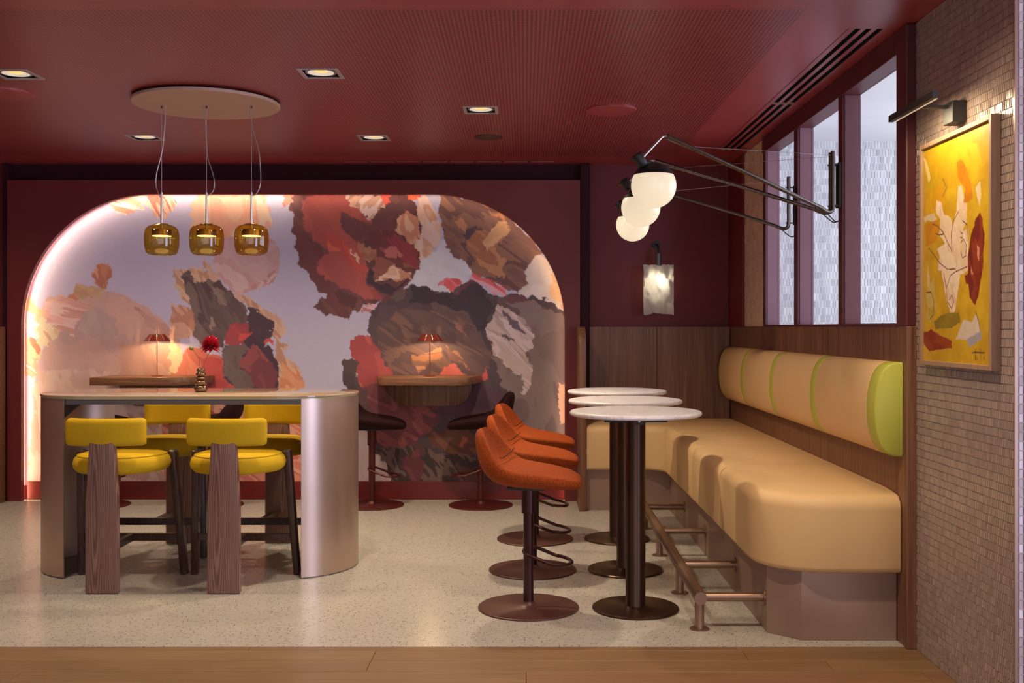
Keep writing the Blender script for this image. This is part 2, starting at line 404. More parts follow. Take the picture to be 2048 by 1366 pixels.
# narrow grille strip above the arch panel
gv = thing('ceiling_grille', 'narrow pinkish grille strip in ceiling above the arched mural', 'vent', (0, 8.09, CEIL))
for i in range(8):
    x0 = -1.40+i*0.205
    MB().box((x0, -0.035, -0.003), (x0+0.195, 0.035, 0.0)).build('grille_section', M['plum'], gv, smooth=0)
    for k in range(3):
        MB().box((x0+0.004, -0.026+k*0.021, -0.006), (x0+0.19, -0.014+k*0.021, -0.003)).build('slat', M['ceil'], gv, smooth=0)

# ------------------------------------------------------------------ setting: walls
struct(MB().box((XL, BACK, 0), (1.70, BACK+0.1, 2.9)).build('wall_back', M['wallred'], smooth=0), 'deep red back wall')
struct(MB().box((XL-0.1, 2.5, 0), (XL, BACK, CEIL)).build('wall_left', M['wallred'], smooth=0), 'deep red wall at the left')
struct(MB().box((-4.06, BACK-0.02, 2.495), (0.43, BACK-0.0005, CEIL-0.001)).build('trim_1', M['plum'], smooth=0), 'dark plum recessed strip above the arch panel')
struct(MB().box((0.43, 8.165, 0.0), (0.505, BACK-0.0005, CEIL-0.001)).build('trim_2', M['plum'], smooth=0, bevel=0.004), 'dark plum post beside the arch panel')
struct(MB().box((-4.065, 8.165, 0.0), (-4.024, BACK-0.0005, CEIL-0.001)).build('trim_3', M['plum'], smooth=0, bevel=0.004), 'dark plum post at the far left')
# arch panel with opening
AXL, AXR, ATOP, AR = -3.912, 0.310, 2.386, 1.02
def arch_outline(off=0.0, n=28):
    l, r, t, R_ = AXL-off, AXR+off, ATOP+off, AR+off
    pts = [(r, 0.0)]
    for k in range(n+1):
        a = PI/2*k/n; pts.append((r-R_+R_*math.cos(a), t-R_+R_*math.sin(a)))
    for k in range(n+1):
        a = PI/2+PI/2*k/n; pts.append((l+R_+R_*math.cos(a), t-R_+R_*math.sin(a)))
    pts.append((l, 0.0)); return pts
OX0, OX1, OZ = -4.02, 0.428, 2.495
def arch_board(off, y0, y1, name, mat_, parent=None):
    inner = arch_outline(off); outer = []
    n = len(inner)
    for (x_, z_) in inner:               # radial partner on the outer rectangle
        cx_ = (AXL+AXR)/2; 
        if z_ <= ATOP-AR+1e-6: outer.append((OX1 if x_ > cx_ else OX0, z_))
        else:
            ccx = AXR-AR if x_ > cx_ else AXL+AR
            dx, dz = x_-ccx, z_-(ATOP-AR)
            ex = OX1 if x_ > cx_ else OX0
            t1 = (ex-ccx)/dx if abs(dx) > 1e-6 and (ex-ccx)/dx > 0 else 1e9
            t2 = (OZ-(ATOP-AR))/dz if dz > 1e-6 else 1e9
            t_ = min(t1, t2); outer.append((ccx+dx*t_, ATOP-AR+dz*t_))
    mb = MB()
    for y_ in (y0, y1):
        mb.v += [(p[0], y_, p[1]) for p in inner]+[(p[0], y_, p[1]) for p in outer]
    for i in range(n-1):
        mb.f.append((i, i+1, n+i+1, n+i)); mb.f.append((2*n+i, 3*n+i, 3*n+i+1, 2*n+i+1))
        mb.f.append((i, 2*n+i, 2*n+i+1, i+1)); mb.f.append((n+i, n+i+1, 3*n+i+1, 3*n+i))
    # outer corners
    for sgn in (1, 0):
        ex = OX1 if sgn else OX0
        for i in range(n-1):
            a, b_ = outer[i], outer[i+1]
            if abs(a[0]-b_[0]) > 1e-6 and abs(a[1]-b_[1]) > 1e-6 and (abs(a[0]-ex) < 1e-6 or abs(b_[0]-ex) < 1e-6):
                k = len(mb.v); mb.v += [(ex, y0, OZ), (ex, y1, OZ)]
                mb.f.append((n+i, n+i+1, k)); mb.f.append((3*n+i, k+1, 3*n+i+1))
    mb.f += [(0, n, 3*n, 2*n), (n-1, 3*n-1, 4*n-1, 2*n-1)]
    mb.mi = [0]*len(mb.f)
    return mb.build(name, mat_, parent, smooth=40)
ap = struct(arch_board(0.0, 8.15, 8.198, 'wall_arch', M['archred']), 'deep red wall panel with a wide arched opening')
arch_board(0.040, 8.1985, BACK-0.001, 'led_channel', M['archred'], ap)
MB().box((AXL, 8.245, 0.0), (AXR, BACK-0.0005, 0.142)).build('baseboard_back', M['basered'], smooth=0, bevel=0.004)
struct(bpy.data.objects['baseboard_back'], 'bright red skirting board under the mural')
o1 = arch_outline(0.016)
# strip split in two: the left half runs brighter
for zone, mt_, lab in ((lambda x_: x_ <= -1.75, 'ledstrip', 'bright warm light strip behind the left half of the arched opening'),
                       (lambda x_: x_ > -1.75, 'ledstrip2', 'dimmer warm light strip behind the right half of the arched opening')):
    pts = []
    for (xa, za), (xb, zb) in zip(o1[:-1], o1[1:]):
        nseg = max(1, int(math.hypot(xb-xa, zb-za)/0.05))
        for k in range(nseg): pts.append((xa+(xb-xa)*k/nseg, za+(zb-za)*k/nseg))
    pts = [p for p in pts+[o1[-1]] if zone(p[0])]
    led = MB(); n_ = len(pts)
    led.v = [(p[0], 8.202, p[1]) for p in pts]+[(p[0], 8.214, p[1]) for p in pts]
    led.f = [(i, i+1, n_+i+1, n_+i) for i in range(n_-1)]; led.mi = [0]*len(led.f)
    tag(led.build('led_strip', M[mt_], None, smooth=0), lab, 'light strip')

# ------------------------------------------------------------------ window wall at the right
ZS, ZT = 1.356, 2.525
wr = struct(MB().box((1.645, 4.41, 0.0), (1.70, BACK-0.001, ZS-0.002)).build('wall_right', M['wallred'], smooth=0), 'low wall below the window')
wn = bpy.data.objects.new('window_1', None); C.objects.link(wn); struct(wn, 'tall dark red window with three lights and deep mauve jambs')
MB().box((1.60, 4.5305, ZT), (1.70, 7.09, CEIL-0.001)).build('window_header', M['frame'], wn, smooth=0, bevel=0.003)
MB().box((1.60, 4.53, ZS-0.001), (1.70, 7.01, ZS+0.012)).build('window_sill', M['frame'], wn, smooth=0)
for a, b_ in ((5.316, 5.39), (6.185, 6.277), (7.01, 7.09)):
    mb = MB().box((1.62, a, ZS), (1.70, b_, ZT), 0)
    mu_ = mb.build('mullion', [M['jamb'], M['frame']], wn, smooth=0)
    MB().box((1.606, a+0.004, ZS), (1.62, b_-0.004, ZT)).build('mullion_cap', M['frame'], wn, smooth=0, bevel=0.002)
MB().box((1.60, 4.41, ZS), (1.70, 4.53, CEIL-0.001)).build('window_post', M['frame'], wn, smooth=0, bevel=0.006)
for a, b_ in ((4.53, 5.316), (5.39, 6.185), (6.277, 7.01)):
    MB().box((1.684, a, ZS+0.01), (1.690, b_, ZT)).build('pane', M['pane'], wn, smooth=0)
struct(MB().box((1.60, 7.735, ZS), (1.70, BACK-0.001, CEIL-0.001)).build('trim_4', M['wallred'], smooth=0, bevel=0.004), 'dark red corner post at the back right')

# tiled surfaces: small glazed tiles, each with its own slight tilt and shade
def tiles(name, o, u, v_, nrm, W, H, tw, th, gap, cols, mat_, parent, tilt=0.02, thick=0.004, brick=True, seed=1):
    rg = np.random.RandomState(seed); o, u, v_, nrm = map(Vector, (o, u, v_, nrm))
    vs, fs, cl = [], [], []; rows = int(H/th); cs = int(W/tw)+1
    for j in range(rows):
        off = (tw/2 if (j % 2 and brick) else 0)
        for i in range(-1, cs):
            a = max(i*tw+off+gap/2, 0); b_ = min((i+1)*tw+off-gap/2, W)
            if b_-a < 0.003: continue
            c0, c1 = j*th+gap/2, (j+1)*th-gap/2
            tx, ty = rg.normal(0, tilt), rg.normal(0, tilt)
            n = len(vs); k = cols[rg.randint(len(cols))]; s_ = 1+rg.normal(0, 0.06)
            for (q, r) in ((a, c0), (b_, c0), (b_, c1), (a, c1)): vs.append(o+u*q+v_*r+nrm*0.0003)
            e = 0.0012
            for (q, r, sx, sy) in ((a+e, c0+e, -1, -1), (b_-e, c0+e, 1, -1), (b_-e, c1-e, 1, 1), (a+e, c1-e, -1, 1)):
                vs.append(o+u*q+v_*r+nrm*(thick+sx*tx*tw/2+sy*ty*th/2))
            fs += [(n+4, n+5, n+6, n+7)]+[(n+i2, n+(i2+1) % 4, n+4+(i2+1) % 4, n+4+i2) for i2 in range(4)]
            cl += [tuple(min(1, max(0, x_*s_)) for x_ in k[:3])+(1,)]*8
    me = bpy.data.meshes.new(name); me.from_pydata([tuple(p) for p in vs], [], fs); me.materials.append(mat_)
    at = me.color_attributes.new('Col', 'FLOAT_COLOR', 'POINT'); at.data.foreach_set('color', np.array(cl, dtype=np.float32).ravel())
    ob = bpy.data.objects.new(name, me); link(ob, parent); ob['kind'] = 'stuff'; return ob
M['tile'] = attr_mat('glazed_tile', 0.22, spec=0.5)
M['tilem'] = attr_mat('matt_tile', 0.45, spec=0.4)
PIER = 1.645
pr = struct(MB().box((PIER, 3.52, 0.0), (2.3, 4.409, CEIL-0.001)).build('wall_pier', M['grout'], smooth=0), 'pier clad in small glossy taupe tiles')
tcol = [(0.335, 0.252, 0.215), (0.36, 0.272, 0.232), (0.312, 0.234, 0.20), (0.345, 0.26, 0.222)]
tiles('tile_field', (PIER, 4.408, 0.0), (0, -1, 0), (0, 0, 1), (-1, 0, 0), 0.885, 2.6275, 0.0165, 0.03125, 0.0016, tcol, M['tile'], pr, 0.035, seed=3)
tiles('tile_field', (PIER+0.008, 3.52, 0.0), (1, 0, 0), (0, 0, 1), (0, -1, 0), 0.3, 2.6275, 0.0165, 0.03125, 0.0016, [(0.5, 0.40, 0.38), (0.56, 0.45, 0.43), (0.46, 0.36, 0.35)], M['tile'], pr, 0.035, brick=False, seed=4)  # paler than the side tiles: daylight on this face is put into the colour
MB().box((PIER-0.006, 3.514, 0.0), (PIER+0.006, 3.524, 2.62)).build('corner_trim', M['rail'], pr, smooth=0)
ps = struct(MB().box((1.622, 7.09, ZS), (1.70, 7.735, CEIL-0.001)).build('wall_strip', M['groutl'], smooth=0), 'peach tiled strip of wall between window and corner')
tiles('tile_field', (1.622, 7.735, ZS), (0, -1, 0), (0, 0, 1), (-1, 0, 0), 0.645, CEIL-ZS-0.003, 0.05, 0.047, 0.003, [(0.70, 0.49, 0.36), (0.74, 0.52, 0.385), (0.67, 0.465, 0.34)], M['tilem'], ps, 0.01, seed=5)
wc = struct(MB().box((1.70, 8.25, 0.0), (4.2, 8.35, 2.81)).build('wall_corridor', M['groutl'], smooth=0), 'pale grey tiled wall beyond the window')
gcol = [(0.47, 0.47, 0.48), (0.54, 0.54, 0.55), (0.42, 0.42, 0.43), (0.58, 0.58, 0.59), (0.50, 0.50, 0.51)]
tiles('tile_field', (1.70, 8.25, 1.108), (1, 0, 0), (0, 0, 1), (0, -1, 0), 1.75, 1.702, 0.0235, 0.0567, 0.003, gcol, M['tilem'], wc, 0.03, seed=6)
struct(MB().box((1.70, 4.41, 2.81), (4.2, 8.35, 2.9)).build('ceiling_corridor', M['white'], smooth=0), 'white ceiling beyond the window')
struct(MB().box((1.70, 4.44, -0.08), (4.2, 8.25, 0.0)).build('floor_corridor', M['white'], smooth=0), 'floor beyond the window')
struct(MB().box((1.6995, 4.41, CEIL), (1.72, 8.25, 2.82)).build('wall_bulkhead', M['white'], smooth=0), 'white bulkhead beyond the window')

# ------------------------------------------------------------------ wood panelling behind the bench
WP = 8.20
wp = bpy.data.objects.new('wall_panelling', None); C.objects.link(wp); struct(wp, 'walnut panelling behind the corner bench')
for a, b_ in ((0.45, 1.03), (1.032, 1.60)):
    MB().box((a, WP, 0.0), (b_, BACK-0.001, ZS)).build('panel', M['walnut'], wp, smooth=0, bevel=0.002)
yb = [4.425, 5.06, 5.69, 6.32, 6.95, 7.58, 8.20]
for a, b_ in zip(yb[:-1], yb[1:]):
    MB().box((1.605, a+0.0008, 0.0), (1.644, b_-0.0008, ZS)).build('panel', M['walnut'], wp, smooth=0, bevel=0.0015)
MB().box((1.600, 4.400, 0.0), (1.6435, 4.4245, ZS)).build('end_board', M['walnut'], wp, smooth=0, bevel=0.003)
# wing with a rounded front top corner
wing = [(7.70, 0.0)]+[(7.70+0.16-0.16*math.cos(PI/2*k/8), ZS-0.16+0.16*math.sin(PI/2*k/8)) for k in range(9)]+[(8.165, ZS), (8.165, 0.0)]
MB().prism(wing, lambda p, h: (h, p[0], p[1]), 0.398, 0.448).build('wing_board', M['walnut'], wp, bevel=0.003)
lw_ = bpy.data.objects.new('wall_panelling_left', None); C.objects.link(lw_); struct(lw_, 'walnut partition of the next booth at the left edge')
lwing = [(7.90, 0.0)]+[(7.90+0.16-0.16*math.cos(PI/2*k/8), ZS-0.16+0.16*math.sin(PI/2*k/8)) for k in range(9)]+[(8.14, ZS), (8.14, 0.0)]
MB().prism(lwing, lambda p, h: (h, p[0], p[1]), -4.08, -4.026).build('wing_board', M['walnutx'], lw_, bevel=0.003)

# ------------------------------------------------------------------ printed pictures (mural, canvas)
RNG = np.random.RandomState(11)
def vnoise(x_, y_, seed):
    r = np.random.RandomState(seed); T = r.rand(128, 128)
    xi = np.floor(x_).astype(int); yi = np.floor(y_).astype(int); fx = x_-xi; fy = y_-yi
    fx = fx*fx*(3-2*fx); fy = fy*fy*(3-2*fy)
    g = lambda a, b_: T[a % 128, b_ % 128]
    return (g(xi, yi)*(1-fx)+g(xi+1, yi)*fx)*(1-fy)+(g(xi, yi+1)*(1-fx)+g(xi+1, yi+1)*fx)*fy
def inpoly(poly, X, Y):
    r = np.zeros(X.shape, bool); n = len(poly); j = n-1
    for i in range(n):
        xi, yi = poly[i]; xj, yj = poly[j]
        if yi != yj:
            c = ((yi > Y) != (yj > Y)) & (X < (xj-xi)*(Y-yi)/(yj-yi)+xi); r ^= c
        j = i
    return r
def paint(X, Y, bgc, blobs, rough=1.0):
    """X, Y: sample positions in picture units (about 1/250 m); blobs painted in order, edges ragged like brushwork"""
    col = np.zeros(X.shape+(3,)); col[:] = bgc(X, Y) if callable(bgc) else s2l(bgc)
    for k, (poly, cols, ang, ln_, wd, jag) in enumerate(blobs):
        xs = [p[0] for p in poly]; ys = [p[1] for p in poly]
        bx = (X > min(xs)-14) & (X < max(xs)+14) & (Y > min(ys)-14) & (Y < max(ys)+14)
        if not bx.any(): continue
        ix = np.where(bx); xx, yy_ = X[ix], Y[ix]; s = 31*k+5; j = jag*rough*0.72
        wx = xx+j*((vnoise(xx/11, yy_/11, s)-.5)*13+(vnoise(xx/3.5, yy_/3.5, s+1)-.5)*5)
        wy = yy_+j*((vnoise(xx/11, yy_/11, s+2)-.5)*13+(vnoise(xx/3.5, yy_/3.5, s+3)-.5)*5)
        ins = inpoly(poly, wx, wy)
        a = math.radians(ang); bend = (vnoise(xx/45, yy_/45, s+4)-.5)*9
        u = (xx*math.cos(a)+yy_*math.sin(a))+bend; v = (-xx*math.sin(a)+yy_*math.cos(a))+bend
        ln_, wd = ln_*1.1, wd*2.2
        nz = 0.66*vnoise(u/ln_, v/wd, s+5)+0.24*vnoise(u/(ln_*.5), v/(wd*.4), s+6)+0.10*vnoise(u/(ln_*.3), v/(wd*.16), s+7)
        nz = np.clip((nz-0.5)*1.7+0.5, 0, 0.999)
        cc = np.array([s2l(c) for c in cols]); n = len(cc); cc = cc*0.9+cc.mean(0)*0.1
        idx = np.floor(nz*n).astype(int); c = cc[np.clip(idx, 0, n-1)]
        sh = 0.94+0.12*vnoise(u/(ln_*.3), v/(wd*.25), s+8)
        c = c*sh[:, None]
        sel = (ix[0][ins], ix[1][ins]); col[sel] = c[ins]
    return col
def grid_mesh(name, P, col, mat_, parent=None):
    ny, nx = P.shape[:2]; me = bpy.data.meshes.new(name)
    idx = np.arange(ny*nx).reshape(ny, nx)
    q = np.stack([idx[:-1, :-1], idx[:-1, 1:], idx[1:, 1:], idx[1:, :-1]], -1).reshape(-1, 4)
    me.vertices.add(ny*nx); me.vertices.foreach_set('co', P.reshape(-1).astype(np.float32))
    me.loops.add(q.size); me.loops.foreach_set('vertex_index', q.ravel().astype(np.int32))
    me.polygons.add(len(q)); me.polygons.foreach_set('loop_start', np.arange(0, q.size, 4, dtype=np.int32))
    me.update(calc_edges=True); me.materials.append(mat_)
    at = me.color_attributes.new('Col', 'FLOAT_COLOR', 'POINT')
    c4 = np.ones((ny*nx, 4), np.float32); c4[:, :3] = col.reshape(-1, 3); at.data.foreach_set('color', c4.ravel())
    o = bpy.data.objects.new(name, me); return link(o, parent)
# study frames: origin and scale of the sketches the brush areas were drawn on
FR = {'A': (40, 560, 6.21), 'B': (200, 380, 4.876), 'C': (340, 520, 5.06), 'D': (570, 380, 4.878), 'E': (820, 380, 4.878), 'F': (680, 600, 3.596), 'p': (0, 0, 1)}
def Q(f_, pts): ox, oy, s = FR[f_]; return [(ox+a/s, oy+b_/s) for a, b_ in pts]
def bl(f_, pts, cols, ang=30, ln_=40, wd=9, jag=1.0): return (Q(f_, pts), cols if isinstance(cols[0], tuple) else [cols], ang, ln_, wd, jag)
MURAL = [
 bl('A', [(330,230),(480,190),(700,240),(1080,130),(1290,190),(1560,330),(1700,440),(1850,560),(1980,720),(1987,1500),(200,1500),(200,1080),(280,870),(430,730),(320,480),(290,300)], [(180,142,132),(190,148,132),(196,152,134),(184,148,142)], 70, 120, 40, 0.5),
 bl('p', [(70,740),(330,740),(360,970),(55,970)], [(196,158,138),(206,170,148),(190,148,126)], 75, 60, 18, 0.7),
 bl('A', [(690,60),(860,70),(980,90),(1080,150),(900,230),(680,200)], [(190,150,108),(178,136,96)], 10, 30, 9),
 bl('p', [(186,546),(192,534),(204,530),(221,534),(222,555),(213,580),(200,576),(188,566)], [(188,118,82),(174,100,72),(200,140,104)], 80, 30, 5),
 bl('A', [(520,200),(680,170),(730,230),(650,240)], [(192,120,80)], 10),
 bl('A', [(290,300),(480,190),(720,260),(900,300),(700,520),(660,680),(480,620),(340,540),(310,420)], [(200,142,124),(210,156,138),(218,172,158),(196,136,116)], 14, 70, 6),
 bl('A', [(80,180),(240,340),(310,400),(330,520),(480,620),(430,730),(280,870),(200,1060),(190,1200),(80,1200)], [(206,172,124),(218,190,146),(198,150,108)], 55, 50, 10),
 bl('A', [(80,390),(210,440),(200,600),(230,750),(80,710)], [(232,214,180),(240,226,196)], 60, 40, 10),
 bl('A', [(110,700),(160,720),(280,860),(240,920),(130,800)], [(186,110,74)], 50),
 bl('A', [(80,930),(230,960),(190,1200),(80,1180)], [(210,182,132),(186,146,108),(224,202,164)], 30, 40, 4),
 bl('A', [(760,420),(900,330),(1060,400),(1190,480),(1210,680),(1050,720),(850,700),(720,600)], [(178,146,134),(184,150,138)], 70, 60, 18, 0.9),
 bl('A', [(1440,330),(1700,480),(1880,620),(1987,760),(1760,700),(1560,560)], [(176,124,106),(188,140,124)], 40, 60, 5),
 bl('A', [(1240,800),(1600,780),(1987,820),(1900,1220),(1250,1220)], [(190,148,124),(198,154,128),(186,140,116)], 80, 90, 22, 1.6),
 bl('B', [(80,120),(250,50),(430,50),(430,200),(250,245),(180,250)], [(212,156,124),(228,188,164),(236,212,198),(204,138,104)], 20, 50, 5),
 bl('B', [(440,50),(720,50),(740,140),(660,280),(590,310),(520,200),(440,150)], [(214,146,112),(230,190,160),(190,98,76),(224,170,140)], 60, 40, 6),
 bl('B', [(960,40),(1620,40),(1660,280),(1660,500),(1400,560),(1180,520),(890,380),(880,160)], [(222,168,136),(214,150,118),(228,184,154),(208,156,136)], 85, 70, 14),
 bl('B', [(1180,460),(1660,470),(1765,600),(1750,800),(1650,920),(1480,980),(1440,1010),(1280,1000),(1120,800),(1100,640)], [(184,148,150),(192,156,156),(188,144,142),(200,166,162)], 60, 60, 20, 0.7),
 bl('B', [(1480,940),(1640,860),(1740,740),(1690,900),(1480,985)], [(176,128,120),(204,172,168)], -40, 50, 6),
 bl('C', [(30,70),(170,90),(330,70),(370,120),(340,-20),(440,110),(510,210),(620,330),(780,350),(870,440),(1060,550),(1190,680),(1190,730),(1100,800),(1220,860),(1130,920),(1250,1030),(1350,1230),(1350,1300),(1080,1300),(1060,800),(800,500),(500,220),(260,260),(220,470),(100,370),(60,250)], [(190,150,124),(204,166,134),(180,128,98),(198,156,130)], 55, 50, 7),
 bl('C', [(1130,1040),(1230,1050),(1350,1230),(1360,1310),(1110,1310)], [(212,142,94),(204,126,78),(222,164,120)], 60, 60, 7),
 bl('C', [(0,450),(100,470),(220,500),(280,640),(240,760),(150,800),(0,800)], [(190,138,108),(176,118,90),(200,152,122)], 50, 40, 8),
 bl('C', [(0,810),(110,880),(125,1000),(80,1170),(0,1170)], [(228,190,136),(220,180,126)], 80, 60, 14),
 bl('C', [(120,940),(280,880),(540,1000),(560,1130),(640,1240),(700,1310),(0,1310),(0,1170),(80,1130)], [(208,112,76),(216,124,84),(198,96,66)], 50, 60, 18),
 bl('C', [(300,990),(540,1000),(560,1130),(640,1240),(720,1310),(340,1310)], [(198,78,62),(190,66,56)], 50, 60, 18),
 bl('p', [(150,800),(330,800),(340,975),(150,975)], [(206,168,148),(216,184,166),(196,150,126)], 60, 50, 12),
 bl('p', [(320,795),(615,795),(625,975),(330,975)], [(206,116,84),(222,152,118),(190,88,64),(214,132,98)], 30, 60, 7),
 bl('C', [(110,160),(180,90),(230,150),(260,230),(380,200),(510,210),(540,280),(620,320),(700,420),(800,500),(780,640),(620,640),(560,800),(540,900),(300,860),(230,720),(240,570),(220,470),(160,310)], [(94,74,72),(104,84,78),(84,64,66),(116,96,86)], 60, 70, 8),
 bl('C', [(440,250),(520,300),(570,400),(560,460),(500,430),(440,340)], [(134,112,100),(122,100,90)], 55, 30, 6),
 bl('C', [(390,580),(430,600),(460,740),(400,700)], [(150,124,108),(110,88,80)], 60, 20, 3),
 bl('C', [(810,490),(900,520),(1000,580),(1050,620),(1060,700),(1000,790),(950,850),(1060,920),(1070,980),(1090,1150),(1080,1310),(700,1310),(560,1200),(540,1130),(560,1000),(530,900),(560,850),(740,850),(780,720),(770,560)], [(72,50,62),(78,56,64),(86,62,68)], 70, 70, 20),
 bl('C', [(540,880),(740,850),(820,900),(720,960),(720,1100),(860,1230),(800,1310),(680,1310),(640,1240),(550,1140)], [(102,84,80),(110,92,86)], 70, 60, 20),
 bl('C', [(620,630),(780,650),(780,720),(820,740),(750,800),(740,850),(570,850),(560,800)], [(168,60,62),(156,56,62)], 40, 40, 14),
 bl('C', [(690,740),(820,740),(740,850),(690,820)], [(204,64,60)], 40, 40, 14),
 bl('C', [(720,980),(860,860),(960,960),(1090,1130),(1080,1310),(880,1310),(820,1180),(710,1060)], [(132,62,66),(118,54,62),(146,68,66)], 60, 60, 14),
 bl('C', [(970,820),(1010,790),(1060,860),(980,850)], [(200,64,62)], 40),
 # right-hand light ground
 bl('E', [(330,480),(420,640),(540,700),(590,800),(560,900),(420,1010),(250,1020),(160,960),(0,920),(-100,940),(-40,800),(110,640),(240,600)], [(184,190,204),(190,194,208),(196,190,206)], 40, 80, 20, 0.6),
 bl('D', [(-20,30),(1180,30),(1300,200),(1330,400),(1310,760),(1200,890),(1160,980),(1190,1000),(1160,1100),(900,1240),(940,1090),(780,1130),(740,1180),(660,1180),(620,1260),(490,1220),(400,1230),(270,1130),(330,1060),(400,1070),(410,1010),(340,990),(250,890),(240,810),(160,760),(100,560),(80,420),(70,200)], [(106,66,66),(98,60,64),(116,70,66),(108,60,62)], 60, 90, 18),
 bl('D', [(-20,30),(80,50),(70,140),(-10,160)], [(206,126,104),(196,104,88)], 40, 40, 8),
 bl('D', [(160,110),(300,30),(600,50),(780,250),(850,330),(700,330),(560,380),(700,500),(780,680),(810,780),(780,900),(940,1010),(960,1060),(800,1080),(700,1020),(540,960),(310,790),(320,680),(440,600),(280,500),(270,400),(200,380)], [(162,74,70),(170,78,70),(154,68,68),(166,72,66)], 50, 110, 26),
 bl('D', [(400,420),(540,460),(640,560),(700,700),(800,740),(770,820),(640,780),(560,600),(440,600)], [(192,74,56),(180,66,56),(204,90,62)], 50, 60, 14),
 bl('D', [(630,570),(690,640),(720,740),(690,720)], [(214,170,140)], 60),
 bl('D', [(540,200),(760,320),(880,350),(1090,230),(1080,390),(900,400),(700,500),(560,380)], [(98,58,68),(110,62,66)], 20, 50, 14),
 bl('D', [(420,960),(560,980),(720,1060),(680,1150),(540,1100)], [(112,60,64),(92,52,58)], 40, 50, 10),
 bl('D', [(600,40),(970,40),(980,140),(900,220),(820,280),(770,240),(720,180),(620,150)], [(188,150,126),(212,190,182),(172,128,106),(204,166,140)], -50, 40, 7),
 bl('D', [(930,30),(1040,30),(1010,150),(960,120)], [(222,84,64)], 60),
 bl('D', [(1180,30),(1340,30),(1290,90),(1190,80)], [(222,100,48)], 60),
 bl('D', [(1110,240),(1180,220),(1270,230),(1310,330),(1310,480),(1240,540),(1150,440),(1080,400)], [(204,156,126),(192,126,96),(212,170,140)], 70, 40, 9),
 bl('D', [(1280,90),(1360,50),(1480,190),(1510,330),(1530,400),(1490,560),(1420,640),(1320,680),(1250,560),(1340,420),(1310,200)], [(204,166,140),(196,146,116),(210,186,180),(214,178,150)], 60, 40, 9),
 bl('D', [(860,400),(1060,380),(1300,600),(1310,770),(1180,780),(900,880),(830,800),(890,700),(880,560),(820,480)], [(124,64,60),(142,82,66),(108,54,56)], 40, 50, 12),
 bl('D', [(960,480),(1080,440),(1290,580),(1310,770),(1200,750),(1100,640),(1060,560)], [(150,54,68),(140,50,62)], 45, 60, 12),
 bl('D', [(960,600),(1060,550),(1140,620),(1000,680)], [(176,98,92),(150,72,70)], -30, 30, 6),
 bl('D', [(690,530),(780,500),(800,600),(740,600)], [(168,106,80)], 40),
 bl('D', [(780,560),(890,570),(870,660),(830,730),(780,640)], [(172,118,88),(154,98,74)], 60, 30, 8),
 bl('D', [(800,760),(880,780),(860,860),(920,920),(1000,910),(1070,960),(1180,880),(1220,880),(1100,970),(1070,1020),(920,1000),(820,910)], [(70,48,60),(62,44,56)], 30),
 bl('D', [(1010,760),(1080,740),(1130,800),(1240,810),(1230,860),(1140,880),(1070,910),(1020,860),(880,880),(980,810)], [(204,160,130),(214,180,154),(184,126,92)], 20, 30, 8),
 bl('D', [(960,1060),(1190,990),(1180,1080),(900,1240),(940,1100)], [(112,60,68),(104,56,64)], 60, 50, 14),
 bl('D', [(740,1170),(780,1130),(900,1100),(950,1100),(910,1240),(850,1220)], [(206,164,168),(172,104,104),(214,180,184)], 20, 24, 3),
 bl('E', [(290,30),(600,80),(880,190),(1100,390),(1300,600),(1230,640),(1180,720),(1110,790),(1160,920),(1100,960),(1050,985),(960,985),(800,900),(620,800),(530,690),(420,650),(350,540),(320,400),(290,300)], [(118,84,78),(132,94,78),(102,70,70),(142,100,76)], 40, 70, 10),
 bl('E', [(540,420),(640,340),(620,460),(560,480)], [(78,62,74)], -50),
 bl('E', [(620,620),(560,520),(640,420),(780,400),(960,340),(980,400),(880,500),(820,560),(940,680),(900,760),(920,860),(800,830),(680,720)], [(168,114,76),(152,98,68),(182,128,86)], 35, 60, 8),
 bl('E', [(780,200),(900,240),(960,340),(1040,420),(900,300)], [(176,120,80),(188,138,96)], 40, 40, 6),
 bl('E', [(720,520),(760,400),(860,310),(960,330),(970,400),(880,490),(760,590)], [(200,162,112),(190,146,100)], -40, 40, 9),
 bl('E', [(440,290),(500,270),(550,350),(540,410),(450,340)], [(174,120,88)], 50, 30, 5),
 bl('E', [(640,820),(800,880),(960,985),(880,980),(740,910)], [(168,78,72)], 30, 50, 6),
 bl('E', [(1240,620),(1330,660),(1440,900),(1510,1100),(1490,1180),(1380,1090),(1200,1060),(1040,1030),(1100,940),(1160,920),(1110,800),(1200,690)], [(198,188,178),(206,196,186)], 80, 80, 24, 0.6),
 bl('E', [(1380,800),(1450,880),(1520,1180),(1380,1050)], [(214,174,126)], 80),
 bl('E', [(350,860),(430,850),(510,890),(400,990),(330,940)], [(212,80,84),(216,120,128),(200,70,72)], 40, 24, 6),
 bl('E', [(270,890),(340,850),(330,910),(290,920)], [(206,110,126)], -30, 20, 4),
 bl('E', [(580,820),(650,830),(950,980),(930,1040),(800,1000),(680,920),(590,880)], [(214,154,166),(212,80,84),(220,180,192)], 35, 50, 4),
 # lower right dark mass
 bl('p', [(740,620),(790,590),(820,570),(853,572),(871,585),(902,583),(935,560),(951,565),(976,585),(1004,593),(1025,583),(1062,603),(1058,591),(1103,603),(1135,630),(1135,985),(760,985),(755,940),(735,900),(735,870),(720,800),(705,770),(740,700),(738,650)], [(88,70,74),(78,62,68),(100,80,78)], 70, 80, 20),
 bl('E', [(480,1010),(560,900),(700,940),(800,1100),(830,1130),(770,1240),(760,1366),(650,1366),(560,1200),(420,1180),(300,1110),(0,1080),(0,930),(160,945),(250,1005)], [(66,54,64),(60,50,60)], 40, 60, 16),
 bl('E', [(420,1040),(560,890),(620,900),(480,1020)], [(106,62,74)], -40),
